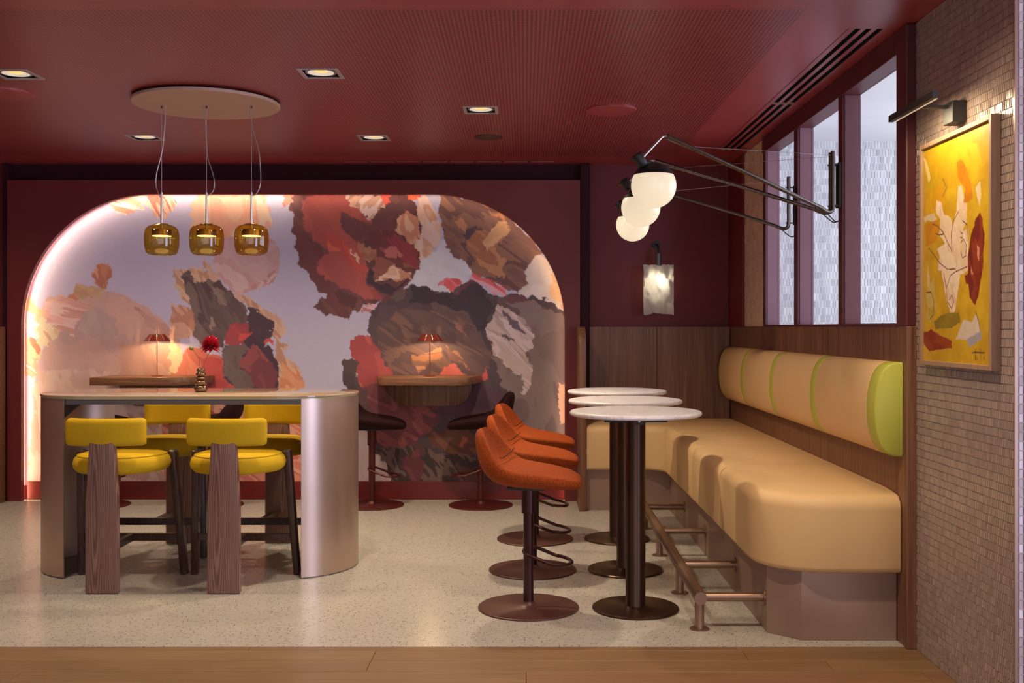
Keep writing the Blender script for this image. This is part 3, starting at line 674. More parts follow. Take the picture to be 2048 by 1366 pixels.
 bl('E', [(920,1060),(1000,990),(1180,1090),(1170,1140),(980,1130)], [(106,64,72)], 20),
 bl('F', [(260,200),(440,50),(560,60),(780,90),(920,110),(1010,260),(1030,330),(1090,380),(1080,480),(1030,560),(380,560),(330,440),(270,330)], [(104,80,76),(92,70,70),(120,88,76),(98,74,72)], 32, 90, 9),
 bl('F', [(800,130),(850,160),(900,260),(840,220)], [(140,98,82)], 60),
 bl('F', [(520,400),(720,350),(740,400),(560,520)], [(168,112,70),(124,86,70),(176,124,82)], -8, 60, 5),
 bl('F', [(760,330),(860,380),(940,500),(880,460),(780,420)], [(168,116,76),(120,84,70)], 40, 50, 4),
 bl('F', [(1200,20),(1390,10),(1610,110),(1640,120),(1640,1000),(1300,960),(1100,420),(1300,80)], [(116,98,96),(124,106,102),(108,90,90)], 80, 90, 26),
 bl('F', [(1130,30),(1220,60),(1320,150),(1400,260),(1380,340),(1320,380),(1390,470),(1370,620),(1340,680),(1290,660),(1330,600),(1300,550),(1190,470),(1100,410),(1100,310),(1060,280),(1060,170),(1100,100)], [(180,160,150),(194,176,172),(164,142,134),(186,166,154)], 42, 70, 5),
 bl('F', [(1180,60),(1240,130),(1300,200),(1390,290),(1350,290),(1240,190),(1180,110)], [(94,76,86),(180,164,168)], 42, 60, 4),
 bl('F', [(1160,240),(1240,280),(1250,300),(1200,290)], [(96,80,82)], 40),
 bl('F', [(80,290),(150,265),(240,270),(290,380),(380,540),(330,700),(200,650),(120,580),(110,440),(75,350)], [(178,76,70),(164,64,64),(186,86,74)], 65, 70, 16),
 bl('F', [(20,410),(80,430),(130,440),(110,560),(135,640),(60,650),(15,600)], [(86,68,66),(76,60,60)], 80),
 bl('F', [(720,560),(740,490),(820,450),(910,560)], [(202,96,74)], 50),
 bl('F', [(1000,570),(1060,470),(1060,570)], [(198,82,72)], 60),
 bl('F', [(140,640),(400,560),(700,560),(900,640),(720,800),(700,900),(560,1000),(480,1150),(400,1130),(330,1090),(250,1000),(190,840)], [(124,60,64),(108,54,62),(144,72,70),(116,56,62)], 40, 70, 14),
 bl('F', [(100,640),(200,640),(220,820),(190,960),(120,900)], [(92,66,62),(82,58,58)], 70, 40, 10),
 bl('F', [(900,560),(1100,640),(1240,780),(1200,900),(820,840),(620,800),(860,740)], [(94,60,72),(86,56,68)], 30, 60, 16),
 bl('F', [(640,960),(900,920),(1000,1000),(980,1120),(760,1100),(660,1040)], [(116,74,54),(104,62,50),(130,82,58)], 40, 50, 12),
 bl('F', [(860,1040),(880,980),(910,1000),(890,1050)], [(176,92,60)], 70),
 bl('F', [(260,1080),(560,1030),(700,1100),(980,1130),(1060,1340),(370,1340),(300,1180)], [(76,58,54),(118,92,80),(64,50,48),(98,62,58)], 55, 50, 10),
 bl('F', [(440,1140),(560,1080),(600,1200),(560,1320),(470,1250)], [(126,64,66),(110,54,60)], 60, 40, 8),
 bl('F', [(100,920),(190,930),(250,1100),(340,1200),(370,1340),(100,1340)], [(206,180,170),(214,190,182)], 80, 80, 20),
 bl('F', [(1570,600),(1640,590),(1640,900),(1580,880)], [(210,164,134)], 80, 40, 8),
]
MD = 8.262
xs = np.arange(38, 1136, 1.7); ys = np.arange(384, 972, 1.7)
GX, GY = np.meshgrid(xs, ys)
def mural_bg(X, Y):
    t = np.clip((X-100)/900, 0, 1)[..., None]; s = np.clip((Y-400)/500, 0, 1)[..., None]
    return s2l((178, 166, 192))*(1-t)+s2l((166, 172, 202))*t+(s2l((196, 174, 170))-s2l((186, 168, 182)))*s
mc = paint(GX, GY, mural_bg, MURAL)
lum = mc.mean(-1, keepdims=True); mc = np.clip((mc*0.86+lum*0.14)*1.27+0.016, 0, 0.82)*np.array([0.97, 0.965, 1.10])  # greyed and lifted: light haze mixed into the print colours
P = np.stack([(GX-CX)/FPX*MD, np.full_like(GX, MD), EYE-(GY-CY)/FPX*MD], -1)
M['mural'] = attr_mat('mural_print', 0.85, weave=(500, 1, 220))
tag(grid_mesh('wall_mural', P, mc, M['mural']), 'large abstract mural of pink, red and brown brushstrokes inside the arch', 'mural')

# ------------------------------------------------------------------ framed yellow canvas on the tiled pier
XF = 1.605; Y0, Y1, Z0, Z1 = 3.617, 4.277, 1.200, 2.087
pic = thing('framed_painting', 'tall yellow abstract canvas in a pale oak frame on the tiled pier', 'painting', (PIER-0.005, (Y0+Y1)/2, Z0))
def loc(o, d_=None): o.location = -Vector(pic.location); return o
FT = 0.018
for (a, b_, c_, d_) in ((Y0, Y0+FT, Z0, Z1), (Y1-FT, Y1, Z0, Z1), (Y0+FT, Y1-FT, Z0, Z0+FT), (Y0+FT, Y1-FT, Z1-FT, Z1)):
    loc(MB().box((XF, a, c_), (PIER-0.005, b_, d_)).build('frame_side', M['oakframe'], pic, smooth=0, bevel=0.0015))
loc(MB().box((XF+0.028, Y0+FT, Z0+FT), (PIER-0.006, Y1-FT, Z1-FT)).build('backing', M['dark'], pic, smooth=0))
CXP = XF+0.012
def cz(pts, ox=1780, oy=160, s=2.276):
    out = []
    for a, b_ in pts:
        x_, y_ = ox+a/s, oy+b_/s; d_ = CXP*FPX/(x_-CX); z_ = EYE-(y_-CY)/FPX*d_
        out.append(((Y1-d_)*350, (Z1-z_)*350))
    return out
def pb(pts, cols, ang=60, ln_=30, wd=8, jag=0.35): return (cz(pts), cols if isinstance(cols[0], tuple) else [cols], ang, ln_, wd, jag)
CREAM = [(236,206,176),(228,196,164),(240,214,188)]
CANV = [
 pb([(160,560),(190,500),(230,470),(255,520),(240,620),(200,640),(165,610)], [(222,168,18),(214,156,14)]),
 pb([(330,330),(350,290),(400,290),(415,360),(400,470),(370,470),(345,400)], [(226,180,26),(216,166,18)]),
 pb([(160,655),(215,635),(228,680),(210,740),(165,760)], [(214,148,12),(204,136,10)]),
 pb([(155,980),(200,900),(210,1060),(190,1110),(165,1080)], [(206,180,96),(196,160,50)]),
 pb([(210,545),(235,556),(246,615),(275,620),(285,660),(303,600),(308,484),(325,475),(337,540),(352,570),(347,650),(330,692),(356,670),(356,860),(320,890),(303,1000),(297,1055),(275,1062),(255,1000),(235,870),(215,870),(225,800),(213,770),(250,740),(223,700),(230,640),(208,600)], CREAM),
 pb([(305,370),(325,358),(345,400),(370,470),(376,530),(357,562),(335,550),(340,500),(308,440)], [(212,138,14),(202,126,10)]),
 pb([(410,605),(422,640),(431,700),(421,850),(402,980),(386,1022),(364,990),(354,900),(357,780),(370,700),(390,640)], [(126,40,14),(144,54,26),(112,32,10)], 80, 30, 6),
 pb([(398,740),(408,760),(402,830),(394,800)], [(214,140,110)], 80), pb([(368,840),(380,880),(374,890)], [(206,140,110)], 80),
 pb([(338,895),(357,878),(362,930),(347,938)], [(132,34,8)]),
 pb([(153,1150),(190,1138),(282,1188),(282,1220),(180,1234),(153,1200)], [(140,48,12),(156,64,20)], 15),
 pb([(198,1100),(260,1058),(312,1058),(322,1100),(280,1132),(208,1136)], [(152,128,28),(140,118,24)], 10),
 pb([(330,1100),(345,1088),(370,1102),(395,1058),(410,1140),(380,1182),(298,1182)], [(226,206,186),(214,196,178)]),
 pb([(346,1184),(415,1140),(418,1180),(360,1214)], [(166,160,172)]),
 pb([(152,358),(165,365),(188,450),(176,466)], [(232,206,130)], 80), pb([(388,490),(410,462),(416,530),(406,576)], [(228,204,160)], 80),
 pb([(152,622),(200,606),(216,640),(160,646)], [(222,200,160)], 10), pb([(170,840),(180,900),(176,960),(168,940)], [(220,196,140)], 80),
]
ny, nx = 330, 240
yv = np.linspace(Y1-FT, Y0+FT, nx); zv = np.linspace(Z1-FT, Z0+FT, ny)
YY, ZZ = np.meshgrid(yv, zv); PX_, PY_ = (Y1-YY)*350, (Z1-ZZ)*350
def canv_bg(X, Y):
    n = vnoise(X/16, Y/16, 91)*0.5+vnoise(X/5, Y/7, 92)*0.3+vnoise(X/50, Y/60, 93)*0.4
    t = np.clip((n-0.35)*1.6, 0, 1)[..., None]
    return s2l((196, 150, 20))*(1-t)+s2l((218, 176, 30))*t
cc = paint(PX_, PY_, canv_bg, CANV)
def stroke(pts, w_, c_):
    pl = cz(pts)
    for (x0, y0), (x1, y1) in zip(pl[:-1], pl[1:]):
        dx, dy = x1-x0, y1-y0; t = np.clip(((PX_-x0)*dx+(PY_-y0)*dy)/(dx*dx+dy*dy+1e-9), 0, 1)
        dd = np.hypot(PX_-x0-t*dx, PY_-y0-t*dy); cc[dd < w_] = s2l(c_)
INK = (110, 78, 60)
for s_ in ([(193,655),(215,664),(240,690),(262,738),(282,780)], [(175,765),(200,795),(225,832),(262,862),(300,860)], [(208,700),(228,706),(244,702)],
           [(245,880),(256,950),(262,1010),(280,1040),(290,1010),(282,980),(270,1000)], [(256,950),(275,890),(300,872),(350,850)],
           [(282,780),(278,700),(290,640),(312,600)], [(322,740),(335,725),(347,750),(345,800),(330,810),(322,780)], [(320,690),(330,700),(330,720),(320,715)],
           [(165,968),(188,966),(200,1010),(196,1070),(180,1090)], [(390,1056),(404,1100),(410,1140)], [(240,450),(258,490),(240,530)], [(330,640),(352,660),(350,730)]):
    stroke(s_, 0.75, INK)
for s_ in ([(374,1241),(430,1241)], [(390,1226),(388,1276)], [(414,1224),(414,1272)], [(396,1264),(396,1274)], [(428,1262),(428,1274)]):
    stroke(s_, 0.9, (96, 66, 40))
PP = np.stack([np.full_like(YY, CXP), YY, ZZ], -1)
M['canvas'] = attr_mat('canvas_paint', 0.45, weave=(1, 700, 700), spec=0.4)
loc(grid_mesh('canvas', PP, np.clip(cc*0.86, 0, 0.9), M['canvas'], pic))

# ------------------------------------------------------------------ picture light over the canvas
pl_ = thing('picture_light', 'black bar picture light on a square wall block above the yellow canvas', 'wall lamp', (PIER-0.005, 3.945, 2.16))
MB().box((-0.052, -0.045, -0.045), (0.0, 0.045, 0.035)).build('wall_block', M['black'], pl_, smooth=0, bevel=0.002)
MB().box((-0.185, -0.008, 0.012), (-0.05, 0.008, 0.024)).build('arm', M['black'], pl_, smooth=0, bevel=0.001)
bar = MB().box((-0.197, -0.225, 0.004), (-0.172, 0.225, 0.030)).build('light_bar', M['black'], pl_, smooth=0, bevel=0.0015)
MB().box((-0.1800, -0.215, 0.0025), (-0.1735, 0.215, 0.0040)).build('diffuser', M['ledsoft'], bar, smooth=0)
lo_ = light('bar_light', 'AREA', (-0.17, 0, 0.001), 5.0, (1.0, 0.80, 0.50), pl_, shape='RECTANGLE', size=0.02, size_y=0.42)
lo_.rotation_euler = (0, math.radians(-25), 0)

# ------------------------------------------------------------------ corner bench
bench = thing('corner_bench', 'tan leather corner bench on a bronze metal plinth along the panelling', 'bench', (1.3, 6.3, 0.0))
BO = -Vector(bench.location)
def bpart(o): o.location = BO; return o
# plinth: metal faces, one piece per straight run
pl_pts = [(1.603, 4.53), (1.193, 4.53), (1.07, 4.647), (1.07, 7.775), (0.452, 7.775), (0.452, 8.19), (1.603, 8.19)]
bpart(MB().prism(pl_pts, lambda p, h: (p[0], p[1], h), 0.0, 0.300).build('plinth', M['plinth'], bench, smooth=20, bevel=0.0015))
# cushions: footprint points carry an inward direction for the rounded top edge
def cushion(pts, ztop=0.632, zb=0.302, r=0.060, name='seat_cushion'):
    """pts: (x, y, inx, iny) round the footprint, inward dirs zero on straight joints"""
    rings = [(zb, 0.014), (zb+0.010, 0.003), (zb+0.022, 0.0), (ztop-r, 0.0)]
    for k in range(1, 9):
        a = PI/2*k/8; rings.append((ztop-r+r*math.sin(a), r*(1-math.cos(a))))
    rings += [(ztop+0.006, r+0.07), (ztop+0.010, r+0.16)]
    mb = MB(); n = len(pts)
    for z_, ins in rings:
        for (x_, y_, ix, iy) in pts:
            lim = 1.0
            mb.v.append((x_+ix*ins, y_+iy*ins, z_))
    for k in range(len(rings)-1):
        for i in range(n):
            j = (i+1) % n; mb.f.append((k*n+i, k*n+j, (k+1)*n+j, (k+1)*n+i))
    mb.f.append(tuple(reversed(range(n)))); mb.f.append(tuple(range((len(rings)-1)*n, len(rings)*n)))
    mb.mi = [0]*len(mb.f)
    return bpart(mb.build(name, M['leather'], bench, smooth=50))
BX, BF = 1.010, 4.470
g = 0.004
RC = 0.30
front = [(1.602, 5.455-g, 0, 0), (BX+0.022, 5.455-g, 1, 0), (BX+0.004, 5.451-g, 1, 0), (BX, 5.435, 1, 0), (BX, 5.1, 1, 0)]
for k in range(15):
    a = PI+PI/2*k/14; front.append((BX+RC+RC*math.cos(a), BF+RC+RC*math.sin(a), -math.cos(a), -math.sin(a)))
front += [(1.45, BF, 0, 1), (1.595, BF, 0, 1), (1.602, BF+0.004, 0, 1)]
cushion(front)
for a, b_ in ((5.455, 6.35), (6.35, 7.21)):
    cushion([(1.602, b_-g, 0, 0), (BX+0.022, b_-g, 1, 0), (BX+0.004, b_-0.004-g, 1, 0), (BX, b_-0.02, 1, 0), (BX, a+0.02, 1, 0), (BX+0.004, a+0.004+g, 1, 0), (BX+0.022, a+g, 1, 0), (1.602, a+g, 0, 0)])
BY = 7.715; RI = 0.16
corner = [(0.4525, 8.19, 0, 0), (0.4525, BY, 0, 1)]
for k in range(11):
    a = PI/2*(1-k/10); corner.append((BX-RI+RI*math.cos(a), BY-RI+RI*math.sin(a), math.cos(a), math.sin(a)))
corner += [(BX, 7.23, 1, 0), (BX+0.004, 7.214+g, 1, 0), (BX+0.022, 7.21+g, 1, 0), (1.602, 7.21+g, 0, 0), (1.602, 8.19, 0, 0)]
cushion(corner)

# backrest bolster on the panelling
bk = thing('wall_bolster', 'tan leather back bolster with lime green bands on the panelling above the bench', 'backrest', (1.603, 6.26, 0.80))
def dprof(s=1.0, h=0.402, dep=0.118, n=22):
    pts = []
    for k in range(n+1):
        a = -PI/2+PI*k/n
        pts.append((-dep*s*max(0, math.cos(a))**0.62, h/2+(h/2)*s*math.sin(a)))
    return pts
def dsec(y0, y1, mat_, name, s=1.0, rnd=0.008):
    mb = MB(); secs = [(y0, s*0.965), (y0+rnd*.4, s*0.99), (y0+rnd, s), (y1-rnd, s), (y1-rnd*.4, s*0.99), (y1, s*0.965)]
    for y_, q in secs: mb.v += [(p[0], y_, p[1]) for p in dprof(q)]
    n = len(dprof())
    for k in range(len(secs)-1):
        for i in range(n-1): mb.f.append((k*n+i, k*n+i+1, (k+1)*n+i+1, (k+1)*n+i))
        mb.f.append((k*n+n-1, k*n, (k+1)*n, (k+1)*n+n-1))
    mb.f.append(tuple(range(n))); mb.f.append(tuple(range((len(secs)-1)*n+n-1, (len(secs)-1)*n-1, -1)))
    mb.mi = [0]*len(mb.f)
    o = mb.build(name, mat_, bk, smooth=50); o.location = (0, -6.26, 0); return o
S = [4.47, 5.44, 6.35, 7.21, 8.06]; bw = 0.095
dsec(4.458, 4.575, M['lime'], 'band')
for i in range(4):
    a = S[i]+(0.105 if i == 0 else bw/2); b_ = S[i+1]-(0.05 if i == 3 else bw/2)
    dsec(a, b_, M['leather'], 'back_cushion')
    if i < 3: dsec(S[i+1]-bw/2, S[i+1]+bw/2, M['lime'], 'band', 1.0)
dsec(8.01, 8.06, M['lime'], 'band')

# ------------------------------------------------------------------ foot rail
fr_ = thing('foot_rail', 'bronze tube foot rail with floor posts running beside the bench', 'rail', (0.785, 5.9, 0.0))
FO = -Vector(fr_.location)
def fpart(o): o.location = FO; return o
RX0, RZ = 0.781, 0.145
def rx(y_): return 0.781+(y_-4.69)*0.010
fpart(MB().cyl((rx(4.665), 4.665, RZ), (rx(7.15), 7.15, RZ), 0.029, 24).build('rail_tube', M['rail'], fr_))
for y_ in (4.70, 5.34, 6.22, 7.05):
    fpart(MB().cyl((rx(y_), y_, 0.003), (rx(y_), y_, RZ), 0.0205, 18).build('post', M['rail'], fr_))
    fpart(MB().lathe([(0.045, 0), (0.045, 0.004), (0.042, 0.005)], (rx(y_), y_, 0), 24).build('floor_flange', M['rail'], fr_))
    fpart(MB().cyl((rx(y_)+0.02, y_, RZ), (1.066, y_, RZ), 0.0195, 18).build('arm', M['rail'], fr_))
    fpart(MB().cyl((1.0645, y_, RZ), (1.0695, y_, RZ), 0.038, 24).build('wall_flange', M['rail'], fr_))

# ------------------------------------------------------------------ pedestal tables
def ptable(x_, y_, label):
    t = thing('pedestal_table', label, 'table', (x_, y_, 0), 0, 'round marble tables by the bench')
    MB().lathe([(0.208, 0.0), (0.208, 0.007), (0.203, 0.011), (0.06, 0.014), (0.05, 0.018)], n=56).build('base', M['bronze'], t)
    MB().lathe([(0.051, 0.014), (0.0475, 0.020), (0.0475, 0.905)], n=36).build('column', M['bronze'], t)
    br = MB()
    for k in range(4):
        a = k*PI/2; c_, s_ = math.cos(a), math.sin(a)
        br.prism([(0.03, -0.03), (0.15, -0.022), (0.15, 0.022), (0.03, 0.03)], lambda p, h: (p[0]*c_-p[1]*s_, p[0]*s_+p[1]*c_, h), 0.896, 0.9275)
    b2 = br.build('bracket', M['black'], t, smooth=0)
    for k in range(4):
        a = k*PI/2
        MB().lathe([(0.005, 0.908), (0.008, 0.912), (0.008, 0.9275)], (0.168*math.cos(a), 0.168*math.sin(a), 0), 10).build('bolt', M['steel'], b2)
    r = 0.316; prof = [(0.0, 0.928), (r-0.022, 0.928)]
    for k in range(9):
        a = -PI/2+PI*k/8; prof.append((r-0.012+0.012*math.cos(a), 0.9395+0.0115*math.sin(a)))
    prof.append((0.0, 0.951))
    MB().lathe(prof, n=72, cap0=False, cap1=False).build('top', M['marble'], t, smooth=40)
ptable(0.531, 5.045, 'round white marble pedestal table nearest the viewer')
ptable(0.558, 5.845, 'middle of the three round white marble pedestal tables')
ptable(0.587, 6.70, 'round white marble pedestal table farthest back by the bench corner')

# ------------------------------------------------------------------ swivel stools
def seat_shell():
    K = [(0.254, 0.030, 0.030, 0.016, 16), (0.248, 0.033, 0.085, 0.036, 15), (0.227, 0.038, 0.135, 0.054, 14), (0.18, 0.045, 0.180, 0.070, 12),
         (0.10, 0.054, 0.212, 0.084, 8), (0.0, 0.064, 0.226, 0.094, 3), (-0.08, 0.076, 0.224, 0.098, -12), (-0.138, 0.100, 0.216, 0.094, -38),
         (-0.174, 0.142, 0.200, 0.080, -56), (-0.197, 0.187, 0.174, 0.064, -64), (-0.216, 0.232, 0.138, 0.052, -66), (-0.229, 0.266, 0.092, 0.040, -68), (-0.236, 0.284, 0.040, 0.022, -70)]
    N = 36; mb = MB(); rings = []
    # refine along the spine
    def lerp(a, b_, t): return tuple(x_+(y_-x_)*t for x_, y_ in zip(a, b_))
    for i in range(len(K)-1):
        p0, p1, p2, p3 = K[max(i-1, 0)], K[i], K[i+1], K[min(i+2, len(K)-1)]
        for q in range(4):
            t = q/4
            rings.append(tuple(0.5*((2*b_)+(c_-a)*t+(2*a-5*b_+4*c_-d_)*t*t+(3*b_-a-3*c_+d_)*t**3) for a, b_, c_, d_ in zip(p0, p1, p2, p3)))
    rings.append(K[-1])
    for (x_, z_, w_, th, an) in rings:
        a = math.radians(an)          # tilt of the section's upward normal toward +x as the back rises
        nx_, nz_ = math.sin(-a), math.cos(a)
        dish = 0.030*min(1, w_/0.2)+0.042*max(0, math.sin(-a))*min(1, w_/0.2)
        for k in range(N):
            f_ = 2*PI*k/N; c_, s_ = math.cos(f_), math.sin(f_)
            yy_ = w_*math.copysign(abs(c_)**0.85, c_); hh = th/2*math.copysign(abs(s_)**0.75, s_)
            up = hh+dish*((yy_/max(w_, 1e-4))**2)*(1.0 if s_ > -0.3 else 0.75)-dish*0.35
            mb.v.append((x_+nx_*up, yy_, z_+nz_*up))
    for i in range(len(rings)-1):
        for k in range(N):
            j = (k+1) % N; mb.f.append((i*N+k, i*N+j, (i+1)*N+j, (i+1)*N+k))
    mb.f.append(tuple(range(N))); mb.f.append(tuple(range((len(rings)-1)*N+N-1, (len(rings)-1)*N-1, -1)))
    mb.mi = [0]*len(mb.f); return mb
def stool(label, fabric, basem, postm, loc_, rz, group):
    t = thing('swivel_stool', label, 'stool', loc_, rz, group)
    MB().lathe([(0.243, 0.0), (0.243, 0.006), (0.239, 0.009), (0.045, 0.013), (0.034, 0.020), (0.027, 0.034)], n=64).build('base', basem, t)
    MB().lathe([(0.025, 0.02), (0.025, 0.47)], n=28).build('post', postm, t)
    MB().lathe([(0.0265, 0.455), (0.034, 0.458), (0.034, 0.585)], n=28).build('post_sleeve', postm, t)
    MB().box((-0.09, -0.09, 0.576), (0.09, 0.09, 0.590)).build('seat_plate', M['black'], t, smooth=0, bevel=0.003)
    s = seat_shell().build('seat_shell', fabric, t, smooth=60); s.location = (0.0, 0, 0.575)
    # seam where seat meets back
    seam = bez([(-0.150+0.02*abs(v_)**2, v_*0.205, 0.147+0.030*v_*v_) for v_ in (-0.9, -0.6, -0.3, 0, 0.3, 0.6, 0.9)], 4)
    sm = MB().tube(seam, 0.0022, 6).build('seam', postm, s)
    sm.location = (0.03, 0, 0)
    w_, l_ = 0.095, 0.21
    lp = [(0.0, -0.025, 0.292), (-0.012, -w_*.62, 0.286), (0.012, -w_, 0.276)]
    lp += [(l_-w_+w_*math.sin(PI*k/12), -w_*math.cos(PI*k/12), 0.238-0.014*math.sin(PI*k/12)) for k in range(13)]
    lp += [(0.012, w_, 0.276), (-0.012, w_*.62, 0.286), (0.0, 0.025, 0.292)]
    MB().tube(bez(lp, 4), 0.0085, 10).build('foot_loop', postm, t)
    return t
stool('orange swivel stool nearest the viewer, beside the front marble table', M['orange'], M['stoolbase'], M['post'], (0.017, 5.06, 0), math.radians(-10), 'orange swivel stools')
stool('middle of the three orange swivel stools in a row', M['orange'], M['stoolbase'], M['post'], (0.042, 5.845, 0), math.radians(-10), 'orange swivel stools')
stool('orange swivel stool farthest from the viewer, near the arched mural', M['orange'], M['stoolbase'], M['post'], (0.064, 6.70, 0), math.radians(-10), 'orange swivel stools')
stool('dark burgundy swivel stool under the left end of the right wall shelf', M['burg'], M['stoolred'], M['stoolred'], (-1.162, 7.97, 0), math.radians(-4), 'burgundy stools at the wall shelves')
stool('dark burgundy swivel stool right of the right wall shelf, turned left', M['burg'], M['stoolred'], M['stoolred'], (-0.335, 7.97, 0), PI+math.radians(4), 'burgundy stools at the wall shelves')
stool('dark burgundy swivel stool half hidden behind the high table, at left wall shelf', M['burg'], M['stoolred'], M['stoolred'], (-3.25, 7.97, 0), math.radians(-4), 'burgundy stools at the wall shelves')
stool('dark burgundy swivel stool behind the yellow stools, right of the left wall shelf', M['burg'], M['stoolred'], M['stoolred'], (-2.385, 7.97, 0), PI+math.radians(4), 'burgundy stools at the wall shelves')

# ------------------------------------------------------------------ wall shelves with lamps
def rounded(poly, rs, n=8):
    out = []; m_ = len(poly)
    for i, r in enumerate(rs):
        p = Vector((*poly[i], 0)); a = Vector((*poly[i-1], 0))-p; b_ = Vector((*poly[(i+1) % m_], 0))-p
        if r <= 0: out.append((p.x, p.y)); continue
        a.normalize(); b_.normalize(); ang = a.angle(b_); tlen = r/math.tan(ang/2)
        c_ = p+(a+b_).normalized()*(r/math.sin(ang/2)); s_ = p+a*tlen-c_; e_ = p+b_*tlen-c_
        for k in range(n+1):
            v_ = s_.normalized().slerp(e_.normalized(), k/n)*r
            out.append((c_.x+v_.x, c_.y+v_.y))
    return out
def shelf(xc, label, pts, rs):
    t = thing('wall_shelf', label, 'shelf', (xc, 8.255, 0))
    poly = rounded(pts, rs)
    MB().prism(poly, lambda p, h: (p[0], p[1], h), 0.918, 0.975).build('top_board', M['walnutx'], t, smooth=30, bevel=0.002)
    ap_ = rrect(0.655, 0.40, 0.15, 8)
    ap_ = [(p[0], p[1]) for p in ap_ if p[1] < 0.0]
    ap_ = [(-0.3275, 0.19)]+[p for p in sorted([q for q in ap_ if q[0] < 0], key=lambda q: -q[1])]+[p for p in sorted([q for q in ap_ if q[0] >= 0], key=lambda q: q[1])]+[(0.3275, 0.19)]
    MB().prism([(p[0], 0.735+0.20+p[1]) for p in ap_], lambda p, h: (p[0], h, min(p[1], 0.918)), -0.045, -0.001).build('support_board', M['walnut'], t, smooth=30, bevel=0.002)
    for sx in (-0.23, 0.17):
        MB().box((sx, -0.30, 0.907), (sx+0.045, -0.05, 0.9175)).build('bracket', M['oakframe'], t, smooth=0)
shelf(-0.745, 'small walnut wall shelf at the right, on its own with a rounded support board',
      [(-0.415, 0.0), (-0.350, -0.42), (0.315, -0.42), (0.405, 0.0)], [0, 0.05, 0.09, 0])
shelf(-2.845, 'walnut wall shelf at the left, behind the high table',
      [(-0.40, 0.0), (-0.405, -0.42), (0.30, -0.42), (0.405, -0.06), (0.405, 0.0)], [0, 0.0, 0.20, 0.03, 0])
def tlamp(xc, label):
    t = thing('table_lamp', label, 'lamp', (xc, 8.09, 0.975), 0, 'small red shelf lamps')
    MB().lathe([(0.045, 0.0), (0.045, 0.004), (0.006, 0.006)], n=24).build('base', M['lampred'], t)
    MB().lathe([(0.0035, 0.004), (0.0035, 0.345), (0.001, 0.400)], n=10).build('stem', M['stem'], t)
    sh = MB(); n = 10; T = 0.0015
    for k in range(n):
        a0, a1 = 2*PI*k/n+0.022, 2*PI*(k+1)/n-0.022
        rb, rt, zb, zt = 0.103, 0.060, 0.272, 0.322
        pp_ = []
        for (r_, z_, a_) in ((rb, zb, a0), (rb, zb, a1), (rt, zt, a1), (rt, zt, a0)):
            pp_.append((r_*math.cos(a_), r_*math.sin(a_), z_))
        qq = [(p[0]*0.985, p[1]*0.985, p[2]-T) for p in pp_]
        sh.add(pp_+qq, [(0,1,2,3),(7,6,5,4),(0,4,5,1),(1,5,6,2),(2,6,7,3),(3,7,4,0)])
    sh.lathe([(0.060, 0.3195), (0.060, 0.3215)], n=10)
    s = sh.build('shade', M['lampred'], t, smooth=0)
    MB().lathe([(0.032, 0.305), (0.032, 0.318)], n=20).build('led_disc', M['ledwarm'], s)
    light('lamp_light', 'POINT', (0, 0, 0.292), 7.0, (1.0, 0.66, 0.32), t, shadow_soft_size=0.012)
tlamp(-0.733, 'small red lamp on the right wall shelf')
tlamp(-2.835, 'small red lamp on the left wall shelf, behind the high table')

# ------------------------------------------------------------------ high table with curved metal ends
HT = thing('high_table', 'long high table with glossy glass top and curved champagne metal ends', 'table', (-1.84, 5.99, 0))
R_, HS_ = 0.375, 0.51
def stadium(r, n=28):
    o = []
    for k in range(n+1):
        a = -PI/2+PI*k/n; o.append((HS_+r*math.cos(a), r*math.sin(a)))
    for k in range(n+1):
        a = PI/2+PI*k/n; o.append((-HS_+r*math.cos(a), r*math.sin(a)))
    return o
MB().prism(stadium(R_+0.004), lambda p, h: (p[0], p[1], h), 0.972, 0.983).build('glass_top', [M['glasstop']], HT, smooth=30, bevel=0.001)
MB().prism(stadium(R_-0.002), lambda p, h: (p[0], p[1], h), 0.966, 0.972).build('glass_edge', M['glassedge'], HT, smooth=30)
for sx in (1, -1):
    arc_o, arc_i = [], []
    for k in range(41):
        a = math.radians(-70+140*k/40); arc_o.append((sx*(HS_+R_*math.cos(a)), R_*math.sin(a))); arc_i.append((sx*(HS_+(R_-0.006)*math.cos(a)), (R_-0.006)*math.sin(a)))
    lg = MB().prism(arc_o+arc_i[::-1], lambda p, h: (p[0], p[1], h), 0.006, 0.966).build('curved_end', M['champ'], HT, smooth=40)
    MB().prism([(p[0]*1.0, p[1]*0.97) for p in arc_o], lambda p, h: (p[0], p[1], h), 0.0, 0.0058).build('base_plate', M['champdark'], HT, smooth=0)
    MB().prism([(0.0, 0.0), (0.24, 0.0), (0.0, -0.20)], lambda p, h: (sx*(HS_+R_-0.012-0.0-p[0]), h, 0.962+p[1]), -0.006, 0.006).build('gusset', M['champdark'], HT, smooth=0)
MB().box((-HS_-0.16, -0.335, 0.934), (HS_+0.16, -0.325, 0.966)).build('apron', M['champdark'], HT, smooth=0)
MB().box((-HS_-0.16, 0.325, 0.934), (HS_+0.16, 0.335, 0.966)).build('apron', M['champdark'], HT, smooth=0)

